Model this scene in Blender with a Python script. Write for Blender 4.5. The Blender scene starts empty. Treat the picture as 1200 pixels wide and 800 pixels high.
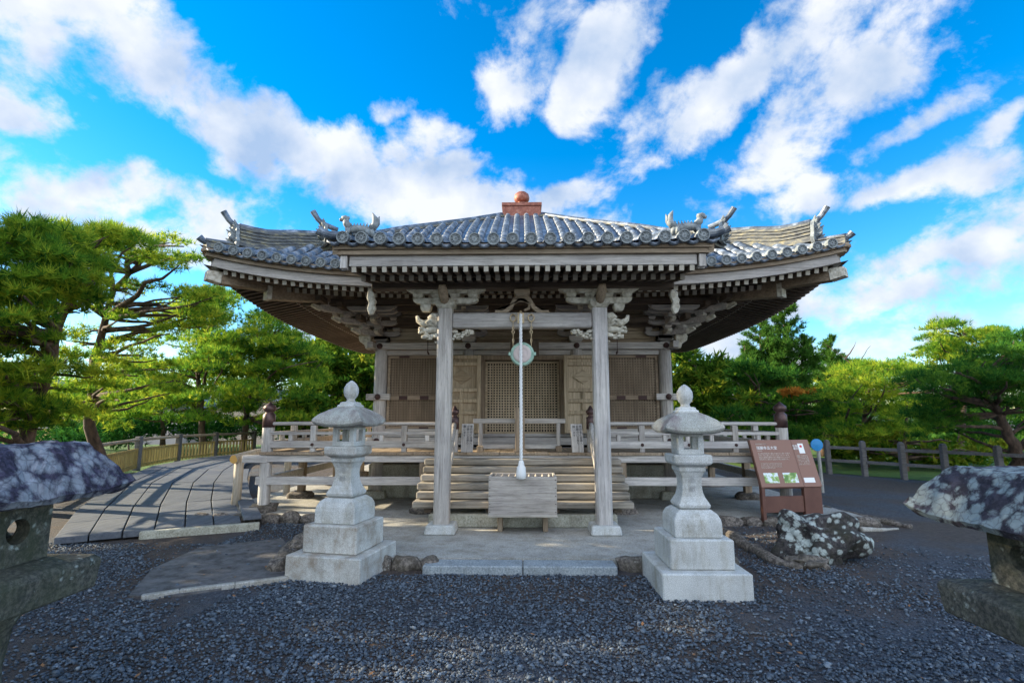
import bpy, bmesh, math, random
import numpy as np
from mathutils import Vector, Matrix, Euler
random.seed(7)
R = math.radians
sc = bpy.context.scene
col = sc.collection

# ---------------------------------------------------------------- camera, world, sun, exposure
PITCH, YAW, EYE = R(8.53), R(1.15), Vector((0, 0, 1.72))
cd = bpy.data.cameras.new('camera'); cam = bpy.data.objects.new('camera', cd); col.objects.link(cam)
cd.lens = 18.0; cd.sensor_width = 36.0; cd.clip_end = 3000; cd.clip_start = 0.05
cam.location = EYE; cam.rotation_euler = (R(90) + PITCH, 0, YAW)
sc.camera = cam
CM = Euler((R(90) + PITCH, 0, YAW)).to_matrix()
FWD = CM @ Vector((0, 0, -1))
def ray(px, py):
    return CM @ Vector(((px - 600) / 600, (400 - py) / 600, -1))
def at(px, py, Y):                       # point seen at photo pixel (1200x800) on the plane y=Y
    r = ray(px, py); return EYE + r * (Y / r.y)
def gz(px, py, z=0.0):                   # point seen at photo pixel on the plane z
    r = ray(px, py); return EYE + r * ((z - EYE.z) / r.z)
def mpp(p):                              # metres per photo pixel at p
    return (Vector(p) - EYE).dot(FWD) / 600

SUN = Vector((-0.90, 0.14, 0.36)).normalized()
sc.view_settings.view_transform = 'Standard'; sc.view_settings.look = 'None'
sc.view_settings.gamma = 1; sc.view_settings.use_curve_mapping = False
sc.view_settings.exposure = 2.05
sc.render.engine = 'CYCLES'
try:
    sc.cycles.max_bounces = 6; sc.cycles.diffuse_bounces = 4; sc.cycles.transparent_max_bounces = 6
except Exception: pass
W = bpy.data.worlds.new('World'); sc.world = W; W.use_nodes = True
nt = W.node_tree; nt.nodes.clear()
def N(t, **k):
    n = nt.nodes.new(t)
    for a, b in k.items(): setattr(n, a, b)
    return n
out = N('ShaderNodeOutputWorld'); bg = N('ShaderNodeBackground'); bg.inputs[1].default_value = 0.1
sky = N('ShaderNodeTexSky', sky_type='NISHITA', sun_disc=False)
sky.sun_elevation = math.asin(SUN.z); sky.sun_rotation = math.atan2(SUN.x, SUN.y)
sky.air_density = 1.0; sky.dust_density = 0.1; sky.ozone_density = 2.5
hs = N('ShaderNodeHueSaturation'); hs.inputs['Saturation'].default_value = 1.46; hs.inputs['Value'].default_value = 0.78; hs.inputs['Hue'].default_value = 0.50
nt.links.new(sky.outputs[0], hs.inputs['Color'])
tc = N('ShaderNodeTexCoord')
def math_(op, a, b=None, c=None, clamp=False):
    n = N('ShaderNodeMath', operation=op, use_clamp=clamp)
    for i, v in enumerate((a, b, c)):
        if v is None: continue
        if isinstance(v, (int, float)): n.inputs[i].default_value = v
        else: nt.links.new(v, n.inputs[i])
    return n.outputs[0]
def vmath(op, a, b=None):
    n = N('ShaderNodeVectorMath', operation=op)
    for i, v in enumerate((a, b)):
        if v is None: continue
        if isinstance(v, (tuple, Vector)): n.inputs[i].default_value = tuple(v)
        else: nt.links.new(v, n.inputs[i])
    return n
D0 = tc.outputs['Generated']
wn = N('ShaderNodeTexNoise'); wn.inputs['Scale'].default_value = 6.0; wn.inputs['Detail'].default_value = 7
nt.links.new(D0, wn.inputs['Vector'])
ws = vmath('SUBTRACT', wn.outputs['Color'], (0.5, 0.5, 0.5)).outputs[0]
wsc = vmath('SCALE', ws); wsc.inputs['Scale'].default_value = 0.16
DW = vmath('ADD', D0, wsc.outputs[0]).outputs[0]
# clouds: soft elongated banks by compass direction and height: (x, y, half length, half width, tilt, weight)
CL = [(150,45,120,50,38,.9),(235,130,100,42,32,1.0),(330,175,110,38,30,1.15),(430,215,120,36,20,1.2),(520,235,110,34,8,1.15),
      (28,120,48,26,30,.95),(30,220,70,60,30,.9),(150,232,95,30,5,.95),(300,290,200,34,6,.85),(60,310,100,24,0,.7),
      (612,95,34,62,25,.75),(705,62,66,32,-58,1.15),(650,10,60,20,0,.6),
      (900,65,150,46,-36,1.0),(960,125,140,42,-42,.95),(900,185,70,36,-38,1.05),(915,238,60,20,-12,1.0),(1030,30,110,32,-28,.8),
      (1070,212,62,18,-6,.95),(1078,146,40,15,-15,.8),(1145,168,36,12,-30,.7),(1110,300,150,26,-27,1.0),(1000,350,140,24,-6,.95),(1150,380,150,22,0,.8),
      (655,238,54,18,-8,.9),(500,160,46,22,-30,.8),(460,132,20,12,0,.7),(755,258,60,16,0,.75),(560,205,60,22,0,.8),
      (860,400,140,24,0,.9),(1000,410,200,22,0,.85),(200,350,200,26,0,.6),(400,400,140,26,0,.8),(1190,95,40,60,-40,.35),(-120,200,150,80,0,.7),(1400,250,160,90,-20,.8)]
tot = None
for (px, py, sa, sb, ang, wt) in CL:
    d = ray(px, py); L = d.length; dn = d / L
    ex = (CM @ Vector((math.cos(R(ang)), -math.sin(R(ang)), 0))); ey = (CM @ Vector((math.sin(R(ang)), math.cos(R(ang)), 0)))
    ex = (ex - dn * ex.dot(dn)); ey = (ey - dn * ey.dot(dn))
    df = vmath('SUBTRACT', DW, tuple(dn)).outputs[0]
    a = vmath('DOT_PRODUCT', df, tuple(ex * (600 * L / sa / 1.25))).outputs['Value']
    b = vmath('DOT_PRODUCT', df, tuple(ey * (600 * L / sb / 1.25))).outputs['Value']
    q = math_('ADD', math_('MULTIPLY', a, a), math_('MULTIPLY', b, b))
    g = math_('MULTIPLY', math_('EXPONENT', math_('MULTIPLY', q, -0.8)), wt)
    tot = g if tot is None else math_('MAXIMUM', tot, g)
# unseen scattered cloud behind the camera, made brighter as frontal fill light
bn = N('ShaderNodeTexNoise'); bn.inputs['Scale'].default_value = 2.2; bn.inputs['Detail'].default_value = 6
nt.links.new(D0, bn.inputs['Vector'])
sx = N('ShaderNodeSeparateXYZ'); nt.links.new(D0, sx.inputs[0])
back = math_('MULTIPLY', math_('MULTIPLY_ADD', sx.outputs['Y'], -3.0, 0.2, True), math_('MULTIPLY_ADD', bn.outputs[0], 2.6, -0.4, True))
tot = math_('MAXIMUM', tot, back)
# plane-projected noise: streaks get finer to the horizon
zz = math_('ADD', math_('MULTIPLY', math_('MAXIMUM', sx.outputs['Z'], 0.0), 0.5), 0.8)
dv = N('ShaderNodeVectorMath', operation='DIVIDE'); nt.links.new(D0, dv.inputs[0])
cz = N('ShaderNodeCombineXYZ')
for i in range(3): nt.links.new(zz, cz.inputs[i])
nt.links.new(cz.outputs[0], dv.inputs[1])
cn = N('ShaderNodeTexNoise'); cn.inputs['Scale'].default_value = 6.5; cn.inputs['Detail'].default_value = 12; cn.inputs['Roughness'].default_value = 0.62; cn.inputs['Distortion'].default_value = 0.15
nt.links.new(dv.outputs[0], cn.inputs['Vector'])
dens = math_('ADD', tot, math_('MULTIPLY_ADD', cn.outputs[0], 2.7, -1.35))
mr = N('ShaderNodeMapRange', interpolation_type='SMOOTHSTEP'); mr.inputs['From Min'].default_value = 0.42; mr.inputs['From Max'].default_value = 0.95; mr.inputs['To Max'].default_value = 0.97
nt.links.new(dens, mr.inputs[0])
c2 = N('ShaderNodeTexNoise'); c2.inputs['Scale'].default_value = 8.0; c2.inputs['Detail'].default_value = 7
nt.links.new(dv.outputs[0], c2.inputs['Vector'])
cr = N('ShaderNodeValToRGB'); cr.color_ramp.elements[0].position = 0.32; cr.color_ramp.elements[0].color = (1.10, 1.48, 2.1, 1); cr.color_ramp.elements[1].position = 0.62; cr.color_ramp.elements[1].color = (2.4, 2.47, 2.6, 1)
nt.links.new(c2.outputs[0], cr.inputs[0])
mx = N('ShaderNodeMix', data_type='RGBA')
bs = N('ShaderNodeVectorMath', operation='SCALE'); nt.links.new(cr.outputs[0], bs.inputs[0]); nt.links.new(math_('MULTIPLY_ADD', back, 1.6, 1.0), bs.inputs['Scale'])  # cloud behind the camera scaled up for extra fill
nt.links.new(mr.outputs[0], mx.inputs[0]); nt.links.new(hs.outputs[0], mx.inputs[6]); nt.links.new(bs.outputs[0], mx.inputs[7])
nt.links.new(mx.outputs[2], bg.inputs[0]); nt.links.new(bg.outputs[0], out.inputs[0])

sl = bpy.data.lights.new('sun', 'SUN'); sl.energy = 3.2; sl.angle = R(0.5); sl.color = (1.0, 0.86, 0.62)
so = bpy.data.objects.new('sun', sl); col.objects.link(so)
so.rotation_euler = (-SUN).to_track_quat('-Z', 'Y').to_euler(); so.location = (-20, 10, 20)

# ---------------------------------------------------------------- materials
def mat(name, base=(0.3, 0.3, 0.3), rough=0.8, metal=0.0, spec=0.5):
    m = bpy.data.materials.new(name); m.use_nodes = True
    b = m.node_tree.nodes['Principled BSDF']
    b.inputs['Base Color'].default_value = (*base, 1); b.inputs['Roughness'].default_value = rough; b.inputs['Metallic'].default_value = metal
    b.inputs['Specular IOR Level'].default_value = spec
    return m
class NT:
    def __init__(s, m): s.t = m.node_tree; s.b = s.t.nodes['Principled BSDF']; s.tc = None
    def n(s, t, **k):
        x = s.t.nodes.new(t)
        for a, b in k.items(): setattr(x, a, b)
        return x
    def l(s, a, b): s.t.links.new(a, b)
    def coord(s, scale=(1, 1, 1), rnd=True):
        if s.tc is None:
            s.tc = s.n('ShaderNodeTexCoord'); s.oi = s.n('ShaderNodeObjectInfo')
            v = s.n('ShaderNodeVectorMath', operation='MULTIPLY_ADD')
            cx = s.n('ShaderNodeCombineXYZ')
            for i in range(3): s.l(s.oi.outputs['Random'], cx.inputs[i])
            s.l(cx.outputs[0], v.inputs[0]); v.inputs[1].default_value = (17, 23, 31); s.l(s.tc.outputs['Object'], v.inputs[2]); s.vec = v.outputs[0]
        mp = s.n('ShaderNodeMapping'); mp.inputs['Scale'].default_value = scale
        s.l(s.vec, mp.inputs[0]); return mp.outputs[0]
    def noise(s, scale, detail=5, rough=0.55, sc=(1, 1, 1), dist=0.0):
        x = s.n('ShaderNodeTexNoise'); x.inputs['Scale'].default_value = scale; x.inputs['Detail'].default_value = detail
        x.inputs['Roughness'].default_value = rough; x.inputs['Distortion'].default_value = dist
        s.l(s.coord(sc), x.inputs['Vector']); return x.outputs[0]
    def vor(s, scale, feat='F1', sc=(1, 1, 1), o='Distance'):
        x = s.n('ShaderNodeTexVoronoi', feature=feat); x.inputs['Scale'].default_value = scale
        s.l(s.coord(sc), x.inputs['Vector']); return x.outputs[o]
    def ramp(s, f, *st):
        x = s.n('ShaderNodeValToRGB'); e = x.color_ramp.elements
        while len(e) < len(st): e.new(0.5)
        for k, (p, c) in enumerate(st):
            e[k].position = p; e[k].color = (*c, 1) if isinstance(c, tuple) else (c, c, c, 1)
        s.l(f, x.inputs[0]); return x.outputs[0]
    def mix(s, f, a, b, mode='MIX'):
        x = s.n('ShaderNodeMix', data_type='RGBA', blend_type=mode)
        for i, v in ((0, f), (6, a), (7, b)):
            if isinstance(v, float): x.inputs[i].default_value = v
            elif isinstance(v, tuple): x.inputs[i].default_value = (*v, 1)
            else: s.l(v, x.inputs[i])
        return x.outputs[2]
    def bump(s, h, st=0.3, dist=0.02):
        x = s.n('ShaderNodeBump'); x.inputs['Strength'].default_value = st; x.inputs['Distance'].default_value = dist
        s.l(h, x.inputs['Height']); s.l(x.outputs[0], s.b.inputs['Normal'])
    def base(s, c): s.l(c, s.b.inputs['Base Color'])

def wood(name, axis, c0, c1, c2=None, rough=0.75, scale=1.0):
    m = mat(name, c1, rough, spec=0.25); t = NT(m)
    sc_ = [20 * scale] * 3; sc_['xyz'.index(axis)] = 0.9 * scale
    g = t.noise(1.6, 7, 0.62, tuple(sc_), 0.3)
    big = t.noise(0.9, 4, 0.6)
    fine = t.noise(7.0, 4, 0.7, tuple(sc_))
    c = t.ramp(g, (0.22, tuple(v * 0.7 for v in c0)), (0.40, tuple(a_*.55+b_*.45 for a_, b_ in zip(c0, c1))), (0.66, c1))
    if c2: c = t.mix(t.ramp(big, (0.42, 0.0), (0.66, 1.0)), c, t.mix(1.0, c, c2, 'MULTIPLY'))
    c = t.mix(t.ramp(fine, (0.34, 0.55), (0.44, 0.0)), c, tuple(v * 0.35 for v in c0))
    rv = t.ramp(t.oi.outputs['Random'], (0.0, (0.74, 0.70, 0.66)), (0.5, (0.95, 0.94, 0.93)), (1.0, (1.08, 1.07, 1.07)))
    c = t.mix(1.0, c, rv, 'MULTIPLY')
    c = t.mix(t.ramp(t.noise(2.6, 7, 0.7, tuple(1.6 if q_ != axis else .55 for q_ in 'xyz')), (0.54, 0.0), (0.74, 0.5)), c, tuple(v * 0.6 for v in c0))
    t.base(c); t.bump(g, 0.6, 0.014); return m
M = {}
for ax in 'xyz':
    M['pale' + ax] = wood('weathered_silver_wood_' + ax, ax, (0.27, 0.245, 0.215), (0.70, 0.665, 0.615), (0.74, 0.74, 0.77))
    M['wood' + ax] = wood('weathered_brown_wood_' + ax, ax, (0.17, 0.125, 0.082), (0.46, 0.365, 0.26), (0.75, 0.72, 0.70))
    M['dark' + ax] = wood('shaded_brown_wood_' + ax, ax, (0.085, 0.062, 0.045), (0.18, 0.14, 0.105), (0.7, 0.7, 0.7))  # same timber with the shade of undersides and recesses put into its colour
for ax in 'xyz': M['tan' + ax] = wood('sun_bleached_tan_wood_' + ax, ax, (0.27, 0.205, 0.125), (0.62, 0.51, 0.36), (0.82, 0.80, 0.76))  # lighter tan for the doors and upper planks
M['deck'] = wood('step_timber', 'x', (0.16, 0.14, 0.115), (0.52, 0.475, 0.40), (0.60, 0.60, 0.58), scale=0.9)
M['rafend'] = mat('painted_rafter_end', (0.44, 0.40, 0.32), 0.8)
M['carve'] = mat('carved_white_wood', (0.6, 0.56, 0.46), 0.85); t = NT(M['carve'])
t.base(t.ramp(t.noise(14, 5), (0.3, (0.30, 0.26, 0.19)), (0.55, (0.60, 0.56, 0.46)), (0.8, (0.72, 0.69, 0.60)))); t.bump(t.noise(24, 3), 0.6, 0.02)

def granite(name, c0, c1, stain=(0.2, 0.17, 0.1), st=0.5, sp=150, lich=None, lp=(0.5, 0.58), lsc=3.0):
    m = mat(name, c1, 0.85, spec=0.3); t = NT(m)
    c = t.ramp(t.noise(sp, 3, 0.8), (0.30, tuple(v * 0.6 for v in c0)), (0.44, c0), (0.62, c1))
    c = t.mix(t.ramp(t.noise(2.2, 7, 0.7), (st, 0.0), (st + 0.22, 0.75)), c, stain)
    c = t.mix(t.ramp(t.noise(7, 7, 0.72, (1, 1, 0.22)), (0.50, 0.0), (0.72, 0.6)), c, stain)
    c = t.mix(0.55, c, t.mix(1.0, c, t.ramp(t.noise(3.5, 5, 0.6), (0.35, 0.62), (0.6, 1.0)), 'MULTIPLY'))
    if lich:
        k = t.mix(0.25, t.noise(lsc * 1.6, 10, 0.72, (1, 1, 1), 0.6), t.vor(lsc * 7))
        lm = t.ramp(k, (lp[0], 1.0), (lp[1], 0.0)); ed_ = t.ramp(t.mix(0.22, t.vor(lsc * 8, 'DISTANCE_TO_EDGE'), t.noise(28, 6, 0.8)), (0.10, 0.45), (0.17, 1.0))
        c = t.mix(t.mix(1.0, lm, ed_, 'MULTIPLY'), c, t.ramp(t.noise(18, 4), (0.3, tuple(v * 0.72 for v in lich)), (0.7, lich)))
    t.base(c)
    t.bump(t.noise(26, 6, 0.7), 0.35, 0.02); return m
M['granite'] = granite('pale_granite', (0.46, 0.47, 0.45), (0.74, 0.75, 0.73), (0.24, 0.20, 0.11), 0.54)
M['granite_stained'] = granite('rust_streaked_granite', (0.46, 0.46, 0.43), (0.72, 0.72, 0.68), (0.20, 0.12, 0.05), 0.47)
M['granite_roof'] = granite('weathered_granite_cap', (0.30, 0.30, 0.26), (0.56, 0.56, 0.51), (0.13, 0.07, 0.08), 0.48)
M['darkstone'] = granite('mossy_dark_stone', (0.07, 0.07, 0.06), (0.16, 0.15, 0.12), (0.06, 0.07, 0.035), 0.45, 40, (0.38, 0.41, 0.37), (0.34, 0.42), 3.4)
M['capstone'] = granite('purple_slate_cap', (0.03, 0.027, 0.045), (0.085, 0.072, 0.115), (0.03, 0.025, 0.04), 0.5, 30, (0.30, 0.31, 0.34), (0.43, 0.53), 2.2)
M['lichencap'] = granite('lichen_covered_cap', (0.03, 0.027, 0.035), (0.075, 0.064, 0.08), (0.03, 0.025, 0.03), 0.5, 18, (0.27, 0.31, 0.30), (0.47, 0.54), 2.6)
M['lichenrock'] = granite('lichen_rock', (0.03, 0.028, 0.03), (0.085, 0.075, 0.075), (0.04, 0.04, 0.02), 0.5, 20, (0.42, 0.47, 0.44), (0.43, 0.48), 1.7)
M['roughstone'] = granite('brown_kerb_stone', (0.10, 0.085, 0.075), (0.27, 0.235, 0.20), (0.07, 0.06, 0.04), 0.48, 22, (0.4, 0.4, 0.36), (0.33, 0.36), 4)
M['greystone'] = granite('cut_grey_stone', (0.26, 0.30, 0.32), (0.42, 0.46, 0.48), (0.15, 0.16, 0.15), 0.6, 50)
M['concrete'] = granite('worn_concrete', (0.36, 0.35, 0.315), (0.52, 0.505, 0.465), (0.24, 0.21, 0.155), 0.50, 60)
M['foundation'] = granite('cream_plinth_stone', (0.40, 0.39, 0.31), (0.56, 0.54, 0.45), (0.17, 0.15, 0.10), 0.50, 40)

m = M['tile'] = mat('silver_grey_roof_tile', (0.2, 0.21, 0.23), 0.38, 0.0, 0.6); t = NT(m)
c = t.ramp(t.noise(5.5, 5, 0.65), (0.3, (0.035, 0.045, 0.06)), (0.50, (0.10, 0.125, 0.16)), (0.74, (0.36, 0.41, 0.48)))
c = t.mix(t.ramp(t.noise(2.7, 6, 0.7), (0.60, 0.0), (0.74, 0.4)), c, (0.28, 0.26, 0.18)); t.base(c); t.bump(t.noise(30, 4), 0.3, 0.01)
m = M['tiledisc'] = mat('grey_end_tile', (0.25, 0.27, 0.29), 0.55); t = NT(m)
t.base(t.ramp(t.noise(12, 5, 0.65), (0.32, (0.10, 0.115, 0.125)), (0.66, (0.30, 0.33, 0.33)))); t.bump(t.noise(40, 3), 0.4, 0.01)
m = M['ridge'] = mat('lichened_ridge_tile', (0.3, 0.28, 0.2), 0.8); t = NT(m)
c = t.ramp(t.noise(6, 6, 0.7, (1, 1, 3)), (0.34, (0.06, 0.065, 0.075)), (0.52, (0.15, 0.155, 0.15)), (0.66, (0.38, 0.33, 0.19)), (0.80, (0.20, 0.22, 0.25))); t.base(c); t.bump(t.noise(30, 4), 0.4, 0.01)
m = M['copper'] = mat('red_brown_copper', (0.30, 0.10, 0.06), 0.55, 0.3); t = NT(m)
t.base(t.ramp(t.noise(9, 6, 0.7), (0.3, (0.16, 0.05, 0.035)), (0.55, (0.34, 0.12, 0.075)), (0.75, (0.45, 0.28, 0.22))))
m = M['bronze'] = mat('dark_bronze', (0.10, 0.055, 0.05), 0.45, 0.5); t = NT(m)
t.base(t.ramp(t.noise(9, 5), (0.3, (0.05, 0.03, 0.03)), (0.7, (0.15, 0.085, 0.075))))
m = M['verdigris'] = mat('green_bronze_gong', (0.3, 0.45, 0.38), 0.6, 0.2); t = NT(m)
t.base(t.ramp(t.noise(10, 5), (0.3, (0.22, 0.34, 0.27)), (0.6, (0.42, 0.60, 0.48)), (0.8, (0.55, 0.60, 0.48))))
M['gongface'] = mat('rubbed_gong_face', (0.60, 0.50, 0.46), 0.6)
M['brass'] = mat('pale_brass', (0.55, 0.42, 0.25), 0.45, 0.4)
M['iron'] = mat('rusty_iron', (0.07, 0.035, 0.03), 0.7, 0.2)
m = M['rope'] = mat('white_rope', (0.78, 0.78, 0.76), 0.9)
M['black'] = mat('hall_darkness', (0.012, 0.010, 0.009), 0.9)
m = M['signbrown'] = mat('brown_painted_steel', (0.13, 0.055, 0.038), 0.45); t = NT(m)
t.base(t.ramp(t.noise(5, 5), (0.3, (0.11, 0.045, 0.032)), (0.7, (0.15, 0.065, 0.045))))
M['signpanel'] = mat('light_brown_panel', (0.25, 0.125, 0.085), 0.5)
M['white'] = mat('white_print', (0.85, 0.85, 0.83), 0.6)
M['cream'] = mat('cream_print', (0.62, 0.52, 0.45), 0.6)
M['red'] = mat('red_paint', (0.6, 0.03, 0.03), 0.5)
M['ink'] = mat('black_ink', (0.02, 0.02, 0.025), 0.8)
M['engrave'] = mat('engraved_grey', (0.36, 0.36, 0.35), 0.9)
m = M['photo1'] = mat('printed_landscape', (0.3, 0.5, 0.2), 0.5); t = NT(m)
t.base(t.ramp(t.noise(14, 5), (0.38, (0.12, 0.25, 0.05)), (0.5, (0.35, 0.5, 0.15)), (0.58, (0.75, 0.82, 0.85))))
M['bluedisc'] = mat('blue_paint', (0.02, 0.25, 0.55), 0.5)
m = M['ground'] = mat('dark_gravel_ground', (0.06, 0.06, 0.065), 0.95); t = NT(m)
f = t.noise(0.45, 5, 0.6); p = t.ramp(f, (0.40, 0.0), (0.54, 1.0))
c = t.mix(p, t.ramp(t.vor(48, o='Color'), (0.1, (0.028, 0.032, 0.04)), (0.9, (0.09, 0.10, 0.12))), t.ramp(t.noise(16, 7, 0.75), (0.3, (0.035, 0.026, 0.022)), (0.7, (0.105, 0.08, 0.066))))
t.base(c); t.bump(t.mix(0.5, t.vor(60), t.noise(22, 7, 0.75)), 0.9, 0.03)
m = M['gravel'] = mat('blue_grey_gravel', (0.10, 0.11, 0.125), 0.7); t = NT(m)
at_ = t.n('ShaderNodeAttribute', attribute_name='tint')
t.base(t.ramp(at_.outputs['Fac'], (0.0, (0.025, 0.032, 0.042)), (0.5, (0.065, 0.084, 0.108)), (0.93, (0.115, 0.145, 0.18)), (1.0, (0.22, 0.25, 0.28))))
m = M['slab'] = mat('smooth_cement', (0.15, 0.15, 0.15), 0.8); t = NT(m)
t.base(t.ramp(t.noise(7, 8, 0.7), (0.36, (0.05, 0.043, 0.04)), (0.5, (0.105, 0.10, 0.10)), (0.7, (0.17, 0.17, 0.17))))
M['plank'] = wood('blue_grey_planks', 'y', (0.09, 0.105, 0.13), (0.19, 0.215, 0.255), (0.72, 0.76, 0.85), scale=0.5)
m = M['grass'] = mat('green_grass', (0.05, 0.12, 0.02), 0.9); t = NT(m)
t.base(t.ramp(t.noise(3, 6, 0.7), (0.3, (0.04, 0.09, 0.012)), (0.7, (0.10, 0.19, 0.03)))); t.bump(t.noise(40, 4), 0.8, 0.05)
M['fence'] = wood('fence_wood', 'x', (0.09, 0.085, 0.08), (0.19, 0.18, 0.175))
M['bamboo'] = wood('yellowed_picket_wood', 'z', (0.22, 0.16, 0.05), (0.48, 0.36, 0.13))
M['log'] = wood('peeling_log', 'z', (0.26, 0.20, 0.13), (0.60, 0.55, 0.46))
M['logend'] = mat('cut_log_end', (0.62, 0.36, 0.10), 0.8)
m = M['bark'] = mat('pine_bark', (0.09, 0.06, 0.045), 0.95); t = NT(m)
t.base(t.ramp(t.noise(7, 6, 0.7, (1, 1, .35)), (0.35, (0.035, 0.025, 0.02)), (0.6, (0.14, 0.09, 0.062)), (0.8, (0.22, 0.13, 0.09)))); t.bump(t.noise(12, 6, 0.7, (1, 1, .4)), 0.8, 0.04)
def leaf(name, c0, c1, c2, trans=0.35):
    m = bpy.data.materials.new(name); m.use_nodes = True; nt_ = m.node_tree; nt_.nodes.clear()
    o = nt_.nodes.new('ShaderNodeOutputMaterial'); d = nt_.nodes.new('ShaderNodeBsdfDiffuse'); tr = nt_.nodes.new('ShaderNodeBsdfTranslucent'); mx_ = nt_.nodes.new('ShaderNodeMixShader')
    a = nt_.nodes.new('ShaderNodeAttribute'); a.attribute_name = 'tint'
    r = nt_.nodes.new('ShaderNodeValToRGB'); e = r.color_ramp.elements; e.new(0.5)
    for k, (p_, c_) in enumerate(((0, c0), (0.5, c1), (1, c2))): e[k].position = p_; e[k].color = (*c_, 1)
    nt_.links.new(a.outputs['Fac'], r.inputs[0]); nt_.links.new(r.outputs[0], d.inputs[0]); nt_.links.new(r.outputs[0], tr.inputs[0])
    mx_.inputs[0].default_value = trans; nt_.links.new(d.outputs[0], mx_.inputs[1]); nt_.links.new(tr.outputs[0], mx_.inputs[2]); nt_.links.new(mx_.outputs[0], o.inputs[0])
    return m
M['needle'] = leaf('pine_needles', (0.035, 0.13, 0.025), (0.17, 0.33, 0.03), (0.52, 0.56, 0.05), 0.5)
M['needle_dark'] = leaf('deep_green_needles', (0.02, 0.085, 0.02), (0.06, 0.18, 0.025), (0.17, 0.29, 0.03), 0.4)
M['fir'] = leaf('fir_needles', (0.025, 0.085, 0.02), (0.08, 0.19, 0.03), (0.18, 0.30, 0.04), 0.4)
M['broad'] = leaf('broad_leaves', (0.03, 0.09, 0.012), (0.10, 0.20, 0.02), (0.28, 0.30, 0.03), 0.45)
M['autumn'] = leaf('orange_leaves', (0.28, 0.10, 0.02), (0.48, 0.18, 0.03), (0.55, 0.30, 0.05), 0.4)

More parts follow.
